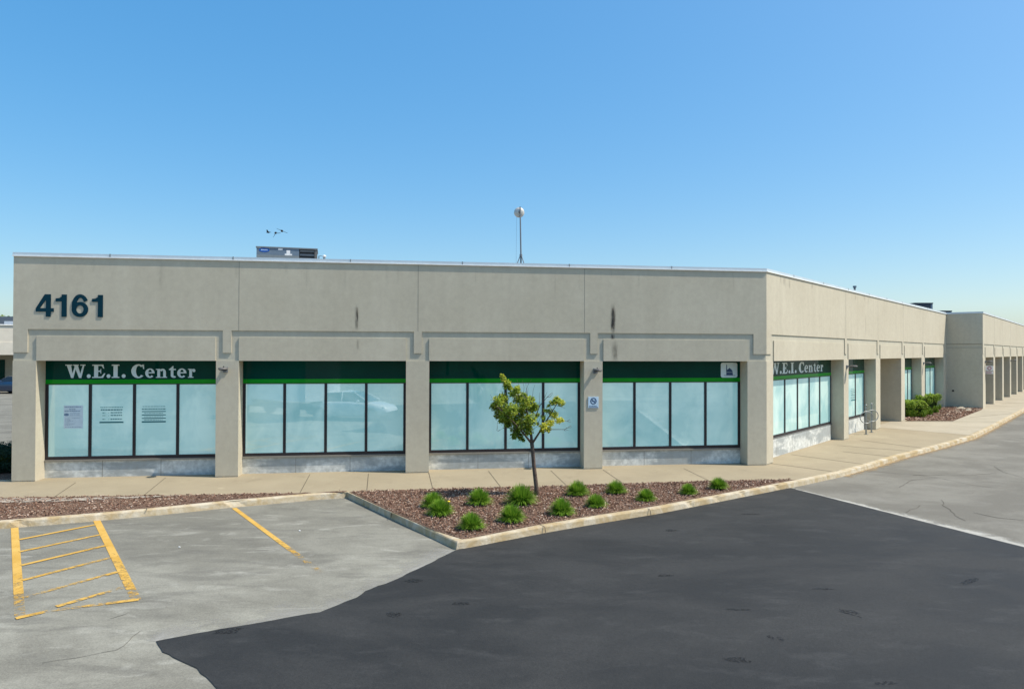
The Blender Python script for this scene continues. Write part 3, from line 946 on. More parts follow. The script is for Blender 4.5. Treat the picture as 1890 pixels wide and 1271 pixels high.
# windows
def window(fr, s0, s1, mull, n=D, letters=None, emblem=None, mw=.075, ledge=True, gap=0, zs=.43):
    mb = MB()
    zb = zs + .04
    mb.box(fr, s0, s1, n - .09, n, zb, zb + .085)                 # bottom rail
    mb.box(fr, s0, s0 + .075, n - .09, n, zb + .085, 2.455)
    mb.box(fr, s1 - .075, s1, n - .09, n, zb + .085, 2.455)
    for q in mull: mb.box(fr, q - mw / 2, q + mw / 2, n - .09, n + .004, zb + .085, 2.440)
    mb.box(fr, s0, s1, n - .09, n + .002, 2.440, 2.462)
    wn = mb.build('window', M['darkframe'], bl)
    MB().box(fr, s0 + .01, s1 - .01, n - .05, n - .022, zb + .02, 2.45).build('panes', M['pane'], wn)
    MB().box(fr, s0 - .0, s1 + .0, n - .1, n + .035, zs, zb).build('sill', M['seam'] if ledge else M['galv'], wn)
    b = MB().box(fr, s0, s1, n - .09, n - .006, 2.575, ZL + .001).build('sign_band', M['band'], bl)
    MB().box(fr, s0, s1, n - .09, n - .004, 2.462, 2.575).build('stripe', M['stripe'], b)
    # base wall
    bw = MB(); bw.box(fr, s0, s1 - gap, n - .1, n - .012 + (.06 if gap else 0), -.02, zs)
    bo = bw.build('base_wall', M['base'], bl)
    jm = MB()
    k = 1.4
    while s0 + k < s1 - .3:
        jm.box(fr, s0 + k, s0 + k + .012, n - .02, n - .010 + (.06 if gap else 0), 0.0, zs - .005); k += 1.46
    jm.build('base_joint', M['seam'], bo)
    return b
WB = []
for i in range(4):
    a, b = FP[i][1], FP[i + 1][0]
    p = (b - a) / 4
    WB.append(window(FR, a, b, [a + p, a + 2 * p, a + 3 * p]))
# lettering on the first band
def fit(fr, n, x0px, x1px, ypx_top, ypx_bot, X0, X1, YT, YB):
    s0, zt = fr.pix(x0px, ypx_top, n); s1, _ = fr.pix(x1px, ypx_top, n); _, zb = fr.pix(x0px, ypx_bot, n)
    return (lambda X: s0 + (s1 - s0) * (X - X0) / (X1 - X0)), (lambda Y: zt + (zb - zt) * (Y - YT) / (YB - YT))
fx, fz = fit(FR, D, 120.3, 360.7, 672.6, 697.2, 0, 1820, 95, 280)
put_glyphs(glyph_WEI(), FR, fx, fz, D - .0065, .0025, M['letter'], 'lettering', WB[0])
# emblem on the fourth band: white rounded tile with a dome and tower
es0, ez1 = FR.pix(1330.5, 669, D); es1, ez0 = FR.pix(1361, 696.5, D)
def eX(u): return es0 + (es1 - es0) * u
def eZ(v): return ez0 + (ez1 - ez0) * v
mb = MB()
rp = []
for cx, cy, a0 in ((.88, .88, 0), (.12, .88, 90), (.12, .12, 180), (.88, .12, 270)):
    for k in range(5):
        t = R(a0 + k * 22.5); rp.append((cx + .12 * math.cos(t), cy + .12 * math.sin(t)))
mb.prism([FR.at(eX(u), D - .0065, eZ(v)) for u, v in rp], FR.n * .003)
em = mb.build('emblem', M['letter'], WB[3])
mb = MB()
def ep(pts, e_): mb.prism([FR.at(eX(u), D - .004, eZ(v)) for u, v in pts], FR.n * (.002 + e_))
ep([(.33, .36), (.72, .36), (.70, .44), (.66, .52), (.60, .58), (.54, .63), (.53, .68), (.51, .63), (.45, .58), (.38, .52), (.35, .44)], 0)
ep([(.33, .17), (.74, .17), (.72, .24), (.72, .34), (.33, .34)], .0004)
ep([(.32, .36), (.38, .36), (.375, .84), (.35, .88), (.335, .84)], .0008)
ep([(.18, .13), (.88, .13), (.88, .16), (.18, .16)], .0002)
mb.build('dome_mark', M['signink'], em)

# side windows
sa = SD.pix(1449, 740, D)[0]; m_px = [SD.pix(x, 740, D)[0] for x in (1449, 1472.5, 1494, 1513.5)]
stp = (m_px[3] - m_px[0]) / 3
ws = window(SD, .53, 7.83, [m_px[0] - stp] * (m_px[0] - stp > .7) + m_px, gap=.22, zs=.56, ledge=False)
fx, fz = fit(SD, D, 1430, 1519.5, 671.5, 690, 140, 1820, 95, 280)
_, zt = SD.pix(1436, 669.5, D); _, zb_ = SD.pix(1436, 690, D)
fz = (lambda Y, a=zt, b=zb_: a + (b - a) * (Y - 95) / 185.0)
put_glyphs(glyph_WEI(), SD, fx, fz, D - .0065, .0025, M['letter'], 'lettering', ws)
window(SD, 8.45, 12.57, [8.45 + 1.37, 8.45 + 2.75], gap=.22, zs=.56, ledge=False)
window(SD, 18.1, 22.09, [19.1, 20.1, 21.1], gap=.22, zs=.56, ledge=False)
window(SD, 22.93, 28.55, [24.3, 25.7, 27.1], gap=.22, zs=.56, ledge=False)

# address number
fx, fz = fit(FR, 0, 66, 190.3, 542.3, 584.1, 140, 1735, 160, 705)
put_glyphs(glyph_4161(), FR, fx, fz, .001, .014, M['navy'], 'address_number', bl)

# water stains (thin sheets with a ragged alpha)
def stainmat():
    a = NM('water_stain')
    at = a.n('ShaderNodeAttribute'); at.attribute_name = 'wear'
    n1 = a.ramp(a.noise(9, 6, .7, a.vec((3, 3, .35))), [(.3, 0.0), (.7, 1.0)])
    ml = a.n('ShaderNodeMath'); ml.operation = 'MULTIPLY'; a.l(n1, ml.inputs[0]); a.l(at.outputs['Fac'], ml.inputs[1])
    return a.done((.07, .065, .06), .95, .1, 0, ml.outputs[0])
M['stain'] = stainmat()
def stain(fr, s, z0, z1, wd, amt, off=.002):
    mb = MB(); mb.recalc = False; wr = []
    nx, nz = 9, 20
    for i in range(nx):
        for j in range(nz):
            u0, u1 = -1 + 2 * i / nx, -1 + 2 * (i + 1) / nx
            za, zb = z0 + (z1 - z0) * j / nz, z0 + (z1 - z0) * (j + 1) / nz
            mb.add([fr.at(s + u0 * wd / 2, off, za), fr.at(s + u1 * wd / 2, off, za), fr.at(s + u1 * wd / 2, off, zb), fr.at(s + u0 * wd / 2, off, zb)], [(0, 1, 2, 3)])
            cu = abs(u0 + u1) / 2; cv = (j + .5) / nz
            prof = math.exp(-(cu * 2.2) ** 2) * min(1, (1 - cv) * 2.6) * min(1, cv * 3 + .25)
            wr.append(amt * prof)
    o = mb.build('water_stain', M['stain'], bl); set_tint(o, wr, 'wear')
s1_, _ = FR.pix(658.5, 590); s2_, _ = FR.pix(1131.5, 590)
stain(FR, s1_, 3.92, 4.66, .16, .95); stain(FR, s1_ + .01, 4.15, 4.55, .08, 1.0, .004)
stain(FR, s2_, 3.89, 4.75, .22, 1.5); stain(FR, s2_, 4.0, 4.6, .15, 1.6, .004)
stain(FR, s2_ + .06, 3.09, 3.69, .28, .8); stain(FR, s1_ + .03, 3.4, 3.69, .12, .4)
stain(FR, s2_, 3.705, 3.88, .2, 1.3, -.028)
stain(SD, SD.pix(1598, 600)[0], 4.1, 5.0, .12, .5)
for k in range(14):
    s_ = rnd.uniform(.6, LS - 1); stain(SD, s_, ZT - rnd.uniform(.15, .4), ZT - .02, rnd.uniform(.08, .3), .35, .003)
for k in range(16):
    s_ = rnd.uniform(.6, LF - 1); stain(FR, s_, ZT - rnd.uniform(.3, .9), ZT - .02, rnd.uniform(.06, .2), .13, .003)

# ------------------------------------------------------------------ far wing
wg = thing('building_wing', WPT, 'projecting far wing of the taupe building with open columns and a shaded end wall', 'building')
WL = 75.0
mb = MB()
mb.box(RT, -.6, 1.87, -.45, 0, ZG1 + .02, ZT); mb.box(RT, -.6, 1.87, -.45, -.02, ZG0, ZG1 + .02); mb.box(RT, -.6, 1.87, -.45, 0, 3.1 + .57, ZG0)
mb.box(RT, -.6, 1.87, -.45, -.012, 3.655, 3.67); mb.box(RT, -.6, 1.87, -.45, 0, -.03, 3.655)
mb.build('end_wall', M['stucco'], wg)
mb = MB(); mb.box(RT, .0, 1.87, .0, .003, 3.885, 3.91); mb.box(RT, .0, 1.87, .0, .003, 3.655, 3.672); mb.build('groove_shade', M['seam'], wg)  # thin dark strips that paint in the shade of the end wall's shallow grooves
MB().ball(RT.at(.35, .0, 1.02), .06, 10, 6).build('outlet_cap', M['black'], wg)
mb = MB(); mb.box(WG, .45, WL, -.5, -.03, ZL, ZT); mb.build('wall', M['groove'], wg)
mb = MB(); mb.box(WG, -.003, WL, -.03, 0.002, ZG1, ZT)
wp = []
k = 4.9
while k < WL:
    wp.append((k, k + .82)); k += 4.78
mb.box(WG, -.003, .5, -.03, 0.002, 3.29, ZG1)
for a, b in wp: mb.box(WG, a + .25, a + .52, -.03, 0.002, 3.29, ZG1)
mb.build('fascia', M['stucco'], wg)
prev = 1.12
for a, b in wp:
    MB().box(WG, prev, a, -.03, .001, ZL, ZG0).build('lintel', M['stucco'], wg)
    c_ = MB(); c_.box(WG, a, b, -.42, 0, .03, ZL); c_.box(WG, a, b, -.42, -.015, -.02, .03); c_.build('column', M['stucco'], wg)
    prev = b
c_ = MB(); c_.box(WG, -.003, 1.12, -.42, 0, -.02, ZL); c_.build('column', M['stucco'], wg)
mb = MB(); mb.box(WG, .45, WL, -6, -.5, ZL, ZL + .2); mb.box(WG, .45, WL, -14, -.5, 5.3, 5.4); mb.build('roof', M['roofing'], wg)
mb = MB(); mb.box(WG, .45, WL, -2.8, -2.6, 0, ZL); mb.build('inner_wall', M['stucco'], wg)
sw = MB()
for a, b in wp: sw.box(WG, a + .05, b - .05, -2.6, -.42, 0, ZL)
sw.build('bay_divider', M['stucco'], wg)
gw = MB()
pv = 1.2
for a, b in wp:
    gw.box(WG, pv, a - .05, -2.6, -2.55, .4, 2.9); pv = b
gw.build('window', M['band'], wg)
coping(WG, 0, WL, 0, 0, wg)
mb = MB(); mb.box(RT, .0, 1.883 + .03, .0, .03, ZT - .02, ZT + .085); mb.build('coping', M['coping'], wg)
mb = MB()
for a, b in wp: mb.box(WG, (a + b) / 2 - .01, (a + b) / 2 + .01, .002, .0035, ZG1 + .01, ZT - .03)
mb.build('sealant_seam', M['seam'], wg)

# ------------------------------------------------------------------ wall lamps
def wall_lamp(fr, s, z, label, sc=1.0):
    t = thing('wall_light', fr.at(s, 0, z), label, 'wall light', 'shoebox wall lights on the columns')
    MB().box(fr, s - .06, s + .06, .0, .03, z - .07, z + .07).build('wall_plate', M['dullgrey'], t)
    a = MB(); a.box(fr, s - .045, s + .045, .03, .16, z + .0, z + .05); a.build('arm', M['dullgrey'], t)
    hd = MB(); rings = []
    # rounded flat head, wider than high, tipped slightly down
    pts = []
    n_ = 16
    for lev, (zz, k) in enumerate(((z - .012, .9), (z + .002, 1.0), (z + .03, .92), (z + .05, .6))):
        for i in range(n_):
            th = 2 * math.pi * i / n_
            pts.append(fr.at(s + .125 * k * math.cos(th), .25 + .15 * k * math.sin(th), zz + .02 - .03 * math.sin(th) * 0))
    fs = [tuple(range(n_))[::-1], tuple(range(3 * n_, 4 * n_))]
    for l_ in range(3):
        for i in range(n_):
            j = (i + 1) % n_
            fs.append((l_ * n_ + i, l_ * n_ + j, (l_ + 1) * n_ + j, (l_ + 1) * n_ + i))
    hd.add(pts, fs)
    h = hd.build('lamp_head', M['lampgrey'], t, smooth=False)
    ln_ = MB()
    ln_.prism([fr.at(s + .1 * math.cos(q * .5236), .25 + .12 * math.sin(q * .5236), z - .002) for q in range(12)], (0, 0, -.014))
    ln_.build('lens', M['black'], h)
    kn = MB(); kn.ball(fr.at(s, .2, z + .085), .018, 8, 6); kn.build('photocell', M['black'], h)
wall_lamp(FR, FR.pix(416.5, 681)[0], 2.845, 'grey wall light on the column between the first and second front windows')
wall_lamp(FR, FR.pix(1099, 684)[0], 2.80, 'dark wall light above the no smoking sign on its column')
wall_lamp(SD, SD.pix(1562.5, 675)[0], 2.79, 'wall light on the sunny column just left of the bicycle racks')
wall_lamp(SD, SD.pix(1704, 669)[0], 2.77, 'wall light on the narrow column above the clipped hedge')
wall_lamp(WG, .85, 2.8, 'wall light on the first column of the far wing above the small sign')
wall_lamp(WG, wp[2][0] + .4, 2.75, 'wall light on the far wing third from its corner, among the open columns')

# ------------------------------------------------------------------ signs
a0_, z1_ = FR.pix(1085.5, 732); a1_, z0_ = FR.pix(1104.5, 752.5)
t = thing('no_smoking_sign', FR.at((a0_ + a1_) / 2, 0, z0_), 'pale blue square no smoking sign with round crossed symbol screwed to a column', 'sign')
MB().box(FR, a0_, a1_, .001, .02, z0_, z1_).build('panel', M['signblue'], t)
mb = MB(); cs = (a0_ + a1_) / 2; cz_ = z0_ + (z1_ - z0_) * .62; rr0 = .093
pts = []
for pc in ring(0, 0, rr0, rr0, rr0 * .74, rr0 * .74, 0, 360, n=28):
    mb.prism([FR.at(cs + x, .02, cz_ - y) for x, y in pc], FR.n * .003)
c45 = math.cos(R(45)) * rr0 * .82
mb.prism([FR.at(cs - c45 - .008, .02, cz_ + c45 - .008), FR.at(cs - c45 + .008, .02, cz_ + c45 + .008), FR.at(cs + c45 + .008, .02, cz_ - c45 + .008), FR.at(cs + c45 - .008, .02, cz_ - c45 - .008)], FR.n * .0045)
mb.box(FR, cs - .055, cs + .03, .02, .022, cz_ - .012, cz_ + .006)
mb.box(FR, cs + .036, cs + .055, .02, .022, cz_ - .012, cz_ + .006)
for u in (.0, .014): mb.box(FR, cs + .038 + u * .6, cs + .043 + u * .6, .02, .022, cz_ + .012, cz_ + .04)
mb.build('no_smoking_symbol', M['signink'], t)
mb = MB(); q = a0_ + .03
for w_ in (.03, .02, .045, .05, .04):
    mb.box(FR, q, q + w_, .02, .022, z0_ + .052, z0_ + .068); q += w_ + .008
mb.box(FR, a0_ + .02, a1_ - .02, .02, .0215, z0_ + .012, z0_ + .03)
mb.build('sign_text', M['signink'], t)
# the little framed sign projecting from the wing column
t = thing('hanging_sign', WG.at(1.0, -.1, 2.0), 'small white parking sign with round symbol and a plate below, on the far wing', 'sign')
sx0, sx1 = 1.16, 2.9
g1 = MB().box(WG, 1.13, 1.17, 0.0, .40, 2.27, 2.56); g1.build('upper_panel', M['white'], t)
g1 = MB()
for pc in ring(.2, 0, .11, .11, .065, .065, 0, 360, n=20): g1.prism([WG.at(1.13, x, 2.415 - y) for x, y in pc], sdir * -.006)
g1.build('round_symbol', M['signred'], t)
MB().box(WG, 1.13, 1.17, 0.0, .38, 2.07, 2.23).build('lower_panel', M['white'], t)
g1 = MB()
for k in range(3): g1.box(WG, 1.122, 1.13, .03, .34 - .06 * (k % 2), 2.095 + .045 * k, 2.115 + .045 * k)
g1.build('sign_text', M['signred'], t)

# ------------------------------------------------------------------ notices on the glass
def notice(fr, px, style, label, n=D - .021):
    (x0, y0, x1, y1) = px
    a, z1 = fr.pix(x0, y0, n); b, z0 = fr.pix(x1, y1, n)
    t = thing('notice', fr.at((a + b) / 2, n, z0), label, 'notice')
    W_, H_ = b - a, z1 - z0
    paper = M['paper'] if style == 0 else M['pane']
    MB().box(fr, a, b, n, n + .003, z0, z1).build('sheet', paper, t)
    mb = MB(); mb.cur = 0
    r2 = random.Random(style + 3)
    def line(u0, u1, v, h, e_=.0005, broken=True):
        q = u0
        if not broken: mb.box(fr, a + W_ * u0, a + W_ * u1, n + .003, n + .004 + e_, z0 + H_ * v, z0 + H_ * (v + h)); return
        while q < u1 - .01:
            l_ = min(r2.uniform(.04, .11), u1 - q)
            mb.box(fr, a + W_ * q, a + W_ * (q + l_), n + .003, n + .004 + e_, z0 + H_ * v, z0 + H_ * (v + h)); q += l_ + .02
    if style == 0:
        line(.04, .9, .92, .03); line(.28, .62, .82, .025); line(.04, .86, .745, .028)
        mb.prism([fr.at(a + W_ * (.14 + .13 * math.cos(k * .4488)), n + .003, z0 + H_ * (.60 + .055 * math.sin(k * .4488))) for k in range(14)], fr.n * .002)
        for k in range(4): line(.32, .8 + .04 * (k % 2), .56 + .035 * k, .008)
        for k in range(6): line(.06, [.3, .34, .5, .25, .62, .4][k], .42 - .055 * k, .010)
        line(.45, .85, .44, .012); line(.06, .9, .05, .012)
    elif style == 1:
        line(.03, .97, .90, .04); line(.05, .95, .74, .07)
        for v in (.58, .42, .20): line(.12, .24, v, .04); line(.36, .4, v, .02); line(.46, .94, v, .055)
        line(.0, 1.0, .0, .085, .0005, False)
    else:
        line(.03, .97, .92, .03); line(.0, 1.0, .76, .055)
        for v in (.62, .42, .22): line(.0, 1.0, v, .05, .0005, False)
        for v in (.53, .33, .14): line(.1, .9, v, .03)
        line(.0, 1.0, .0, .085, .0005, False)
    mb.build('print', M['ink2'] if style == 0 else M['ink'], t)
notice(FR, (118, 748, 153, 790), 0, 'pale paper notice with a dark oval seal taped on the leftmost pane')
notice(FR, (184, 749, 228, 780), 1, 'printed notice with three dated lines above a solid green bar, second pane')
notice(FR, (262, 748, 306, 779), 2, 'printed notice striped with several dark green bars, third pane')
notice(SD, (1570.5, 716, 1580, 738), 2, 'small striped notice in the side window beside the bicycle racks')

# ------------------------------------------------------------------ bicycle racks
def rack(px, py, label, rot=0):
    b = G(px, py)
    t = thing('bicycle_rack', b, label, 'bicycle rack', 'steel ring bicycle racks on the side walk')
    mb = MB(); mb.tube([b + Vector((0, 0, -.02)), b + Vector((0, 0, 1.16))], .032, 10); mb.build('post', M['galv'], t)
    mb = MB(); mb.ball(b + Vector((0, 0, 1.19)), .045, 12, 8); mb.build('cap', M['galv'], t, smooth=True)
    mb = MB()
    d_ = Vector((math.cos(R(rot)), math.sin(R(rot)), 0))
    pts = [b + d_ * .30 * math.cos(k * math.pi / 14) * 1.0 + Vector((0, 0, .70 + .24 * math.sin(k * math.pi / 14))) + d_.cross(Vector((0, 0, 1))) * .03 for k in range(29)]
    mb.tube(pts, .017, 8, False); mb.build('ring', M['galv'], t, smooth=True)
    MB().box(Frame(b, (1, 0), (0, 1)), -.06, .06, -.06, .06, .004, .016).build('foot_plate', M['galv'], t)
rack(1598.5, 801.5, 'nearer and left steel bicycle rack, a ring on a post on the side walk', 12)
rack(1608.5, 797.8, 'farther and right steel bicycle rack, a ring on a post near the column', 12)

# ------------------------------------------------------------------ roof equipment
def at_depth(px, py, y):
    v = ray(px, py); return C0 + v * (y / v.y)
def rooftop_unit(px0, px1, pytop, y, depth, label, detailed=True, ang=None):
    p0 = at_depth(px0, pytop, y); p1 = at_depth(px1, pytop, y)
    d_ = dfr if ang is None else ang
    wd = (p1 - p0).length if ang is None else (p1.x - p0.x) / d_.x * .975
    f = Frame(Vector((p0.x, p0.y, 0)), d_, Vector((d_.y, -d_.x, 0)))
    zt = p0.z
    t = thing('rooftop_unit', f.at(wd / 2, -depth / 2, 5.4), label, 'air conditioner')
    body = MB().box(f, 0, wd * .70, -depth, 0, 5.75, zt - .04).build('cabinet', M['slate'] if detailed else M['darkgap'], t)
    mb = MB(); mb.box(f, wd * .70, wd - .02, -depth, -.06, 5.75, zt - .04); mb.build('coil_recess', M['darkgap'], t)
    mb = MB(); mb.box(f, wd - .08, wd, -depth, 0, 5.75, zt - .04); mb.box(f, wd * .70, wd - .08, -.03, 0, 5.75, 5.85 + .2 * detailed); mb.build('corner_post', M['lampgrey'], t)
    mb = MB(); mb.box(f, -.02, wd + .02, -depth - .02, .02, zt - .04, zt); mb.build('lid', M['dullgrey'], t)
    mb = MB(); mb.box(f, .1, wd - .1, -depth + .1, -.1, 5.4, 5.75); mb.build('curb_frame', M['galv'], t)
    if detailed:
        sl_ = MB()
        for k in range(9): sl_.box(f, wd * .71, wd - .09, -.055, -.045, zt - .12 - k * .13, zt - .06 - k * .13)
        sl_.build('louvre', M['dullgrey'], t)
        h = lambda px: f.pix(px, pytop)[0]
        hz = lambda py: f.pix(px0 + 20, py)[1]
        mb = MB(); cxs = f.pix(487.8, 461)[0]; czs = f.pix(487.8, 461.3)[1]
        mb.prism([f.at(cxs + .165 * math.cos(k * .314159), .0, czs + .068 * math.sin(k * .314159)) for k in range(20)], f.n * .006)
        lg = mb.build('logo_oval', M['blue'], body)
        mb = MB(); q = cxs - .10
        for w_ in (.03, .02, .02, .018, .02, .02, .018): mb.box(f, q, q + w_, .006, .008, czs - .012, czs + .018); q += w_ + .009
        mb.build('logo_text', M['signblue'], lg)
        mb = MB()
        def pt(x0, y0, x1, y1, e_): 
            a, za = f.pix(x0, y0); b, zb = f.pix(x1, y1); mb.box(f, a, b, .0, .006 + e_, zb, za)
        pt(474.5, 455.5, 482, 457.3, 0); pt(513.5, 457, 521.5, 461.8, 0); pt(528.8, 462, 535.5, 472, 0); pt(525.5, 468.3, 539, 471.5, .002)
        mb.build('sticker', M['white'], body)
        MB().box(f, .0, wd * .7, -.0, .012, 5.75, f.pix(500, 470.3)[1]).build('base_rail', M['galv'], body)
    return t
rooftop_unit(473.5, 580, 454.3, 22.5, 1.1, 'slate blue rooftop air conditioner with a blue oval badge and white stickers', True, Vector((math.sin(R(75)), math.cos(R(75)), 0)))
def flat_unit(px0, px1, pytop, s_, n_, label):
    # dark low units seen over the side parapet
    v = None
    base = SD.at(s_, n_, 0)
    y = base.y
    p0 = at_depth(px0, pytop, y)
    wd = (at_depth(px1, pytop, y) - p0).x
    f = Frame(Vector((p0.x, p0.y, 0)), (1, 0), (0, -1))
    t = thing('rooftop_unit', f.at(wd / 2, -.6, 5.4), label, 'air conditioner')
    MB().box(f, 0, wd * .88, -1.2, 0, 5.6, p0.z - .06).build('cabinet', M['darkslate'], t)
    MB().box(f, wd * .88, wd, -1.2, -.03, 5.6, p0.z - .06).build('end_panel', M['slate'], t)
    MB().box(f, -.01, wd + .01, -1.21, .01, p0.z - .06, p0.z).build('lid', M['darkslate'], t)
    MB().box(f, .1, wd - .1, -1.1, -.1, 5.4, 5.6).build('curb_frame', M['galv'], t)
flat_unit(1688.5, 1722, 558.5, 24.0, -2.5, 'larger dark rooftop unit above the side wall')
flat_unit(1735, 1757, 573, 30.5, -2.5, 'smaller dark rooftop unit at the step to the far wing')
# vent pipe on the side roof
p = at_depth(1577.5, 527.5, 35.0)
t = thing('roof_vent', (p.x, p.y, 5.4), 'small dark capped vent pipe on the roof above the side wall', 'roof vent')
MB().tube([(p.x, p.y, 5.4), (p.x, p.y, p.z - .06)], .05, 10).build('pipe', M['dullgrey'], t)
MB().tube([(p.x, p.y, p.z - .09), (p.x, p.y, p.z)], .085, 12).build('cap', M['slate'], t)
# white little dome vent
p = at_depth(598.5, 473, 20.6)
t = thing('roof_vent', (p.x, p.y, 5.4), 'tiny white domed roof vent right of the slate blue rooftop unit', 'roof vent')
MB().tube([(p.x, p.y, 5.4), (p.x, p.y, p.z - .01)], .035, 10).build('pipe', M['galv'], t)
MB().ball((p.x, p.y, p.z), .06, 12, 8, (1, 1, .7)).build('dome', M['white'], t, smooth=True)
MB().tube([(p.x - .16, p.y, 5.4), (p.x - .16, p.y, p.z + .01), (p.x - .08, p.y, p.z + .01)], .014, 8).build('bent_pipe', M['dullgrey'], t)
# antenna mast
yb = 22.2
apx = at_depth(961.5, 471.5, yb); top = at_depth(960, 381.5, yb); bc = at_depth(958.3, 391.2, yb)
t = thing('antenna_mast', (apx.x, apx.y, 5.4), 'thin roof mast on a tripod carrying a round silver dish', 'antenna')
MB().tube([(apx.x, apx.y, 5.4), apx, (top.x, top.y, top.z)], [.026, .026, .020], 8).build('mast', M['dullgrey'], t)
for dx, dy in ((-.42, -.2), (.34, -.22), (.04, .45)):
    MB().tube([(apx.x + dx, apx.y + dy, 5.4), (apx.x + dx * .04, apx.y + dy * .04, apx.z)], .014, 8).build('leg', M['dullgrey'], t)
MB().tube([apx + Vector((0, 0, -.03)), apx + Vector((0, 0, .04))], .045, 10).build('collar', M['dullgrey'], t)
# dish: shallow bowl facing the viewer's side, grid antenna like
mb = MB(); nR, nA = 6, 24; vs = []; fs = []
cc = Vector((bc.x, bc.y + .09, bc.z)); rad = .168
for i in range(nR + 1):
    r_ = rad * i / nR
    for k in range(nA):
        th = 2 * math.pi * k / nA
        vs.append(cc + Vector((r_ * math.cos(th), -.09 + .085 * (1 - (i / nR) ** 2), r_ * math.sin(th))))
for i in range(nR):
    for k in range(nA):
        k2 = (k + 1) % nA
        fs.append((i * nA + k, i * nA + k2, (i + 1) * nA + k2, (i + 1) * nA + k))
b0 = len(vs)
vs2 = [v + Vector((0, .012, 0)) for v in vs]
mb = MB(); mb.ball(cc, rad, 20, 14, (1, .45, 1))
mb.build('dish', simple('dish_silver', (.55, .53, .48), .35, .6, .2, .2, 30), t, smooth=True)
MB().tube([cc + Vector((0, 0, 0)), cc + Vector((-.01, -.16, -.02))], .016, 8).build('feed_horn', M['bark'], t)
MB().tube([(bc.x - .08, bc.y, bc.z - .14), (bc.x - .09, bc.y, bc.z - .9), (bc.x - .10, bc.y, 5.45)], .003, 5).build('cable', M['dullgrey'], t)

# ------------------------------------------------------------------ birds
def bird(px, py, y, span, roll, flap, yaw, label):
    c = at_depth(px, py, y)
    mb = MB()
    # body spindle
    rot = Matrix.Rotation(R(yaw), 4, 'Z') @ Matrix.Rotation(R(roll), 4, 'Y')
    L_ = span * .5
    pts = [Vector((0, t_ * L_ - L_ / 2, 0)) for t_ in (0, .12, .3, .5, .7, .85, .93, 1)]
    rd = [.004, .17, .26, .27, .20, .16, .12, .02]
    mb.tube([c + rot @ p for p in pts], [r_ * span * .38 for r_ in rd], 8)
    # tail
    mb.prism([c + rot @ Vector(q) * span for q in ((-.03, -.20, 0), (.03, -.20, 0), (.075, -.38, 0), (-.075, -.38, 0))], rot @ Vector((0, 0, .01)))
    for sgn in (-1, 1):
        fl_ = math.sin(R(flap)); ch = math.cos(R(flap))
        W = [(0, .10, 0), (.25 * ch, .13, .25 * fl_), (.5 * ch, .02, .5 * fl_ * .8), (.47 * ch, -.06, .47 * fl_ * .8), (.25 * ch, -.07, .25 * fl_), (0, -.10, 0)]
        mb.prism([c + rot @ Vector((sgn * x, yy, z)) * span for x, yy, z in W], rot @ Vector((0, 0, .012)))
    o = mb.build('bird', M['black'], origin=c)
    return tag(o, label, 'bird', 'three black birds flying over the roof')
bird(494.8, 428.8, 45, .5, 10, 30, 85, 'smallest and leftmost black bird above the rooftop unit')
bird(508.5, 430, 45, .72, -35, -35, 30, 'middle black bird with its wings bent downward')
bird(520.5, 426.4, 45, .75, 22, 2, 8, 'rightmost black bird gliding with wings spread in a line')

# ------------------------------------------------------------------ grass tufts
def grass_mesh(seed):
    r2 = random.Random(seed); mb = MB(); mb.recalc = False; tint = []
    for k in range(1500):
        a = r2.uniform(0, 2 * math.pi); lean = r2.random() ** .62
        L_ = r2.uniform(.25, .33) * (1 - .04 * lean); r0 = r2.uniform(0, .10)
        b = Vector((math.cos(a) * r0, math.sin(a) * r0, 0))
        wd = r2.uniform(.006, .011)
        d_ = Vector((math.cos(a), math.sin(a), 0)); s_ = Vector((-d_.y, d_.x, 0))
        tw = r2.uniform(-.8, .8); d_ = (d_ + s_ * tw * .4).normalized()
        rows = []
        for i in range(4):
            t_ = i / 3
            out_ = lean * (t_ * .62 + t_ ** 2.2 * .22) * L_ * 1.0
            hh = L_ * (t_ * (1 - .22 * lean) - .66 * lean * lean * t_ ** 2.3)
            p = b + d_ * out_ + Vector((0, 0, hh))
            rows.append((p - s_ * wd * (1 - t_ * .85), p + s_ * wd * (1 - t_ * .85)))
        tv = min(1, max(0, r2.gauss(.42, .25)))
        for i in range(3):
            mb.add([rows[i][0], rows[i][1], rows[i + 1][1], rows[i + 1][0]], [(0, 1, 2, 3)])
            tint.append(min(1, max(0, tv - .3 + .28 * i)))
    return mb, tint
protos = []
for sd_ in (1, 2, 3, 4):
    mb, tint = grass_mesh(sd_)
    me_o = mb.build('grass_tuft', M['grass']); set_tint(me_o, tint)
    protos.append(me_o)
GR = [(800, 942, .52, 'grass tuft at the left end of the bed, half behind its neighbour'), (813, 956.5, .54, 'grass tuft with a yellow dandelion at the left of the bed'), (885, 937, .56, 'grass tuft between the leftmost pair and the big tuft'),
      (962, 936.6, .68, 'largest grass tuft just left of the tree trunk'), (870, 982.5, .50, 'grass tuft nearest the pointed kerb corner'), (944.6, 969, .53, 'grass tuft in front of the largest tuft, near the kerb'),
      (1037, 956, .53, 'grass tuft by the kerb right of the tree'), (1065.5, 920, .54, 'grass tuft against the walk just right of the tree'), (1137, 916, .50, 'second grass tuft along the walk right of the tree'),
      (1100, 941.5, .46, 'grass tuft midway between walk and kerb, right of the tree'), (1192, 930, .45, 'lone grass tuft by the kerb below the fourth window'), (1270.5, 918, .42, 'second grass tuft from the right end of the bed'), (1326, 908, .47, 'grass tuft at the far right end of the bed')]
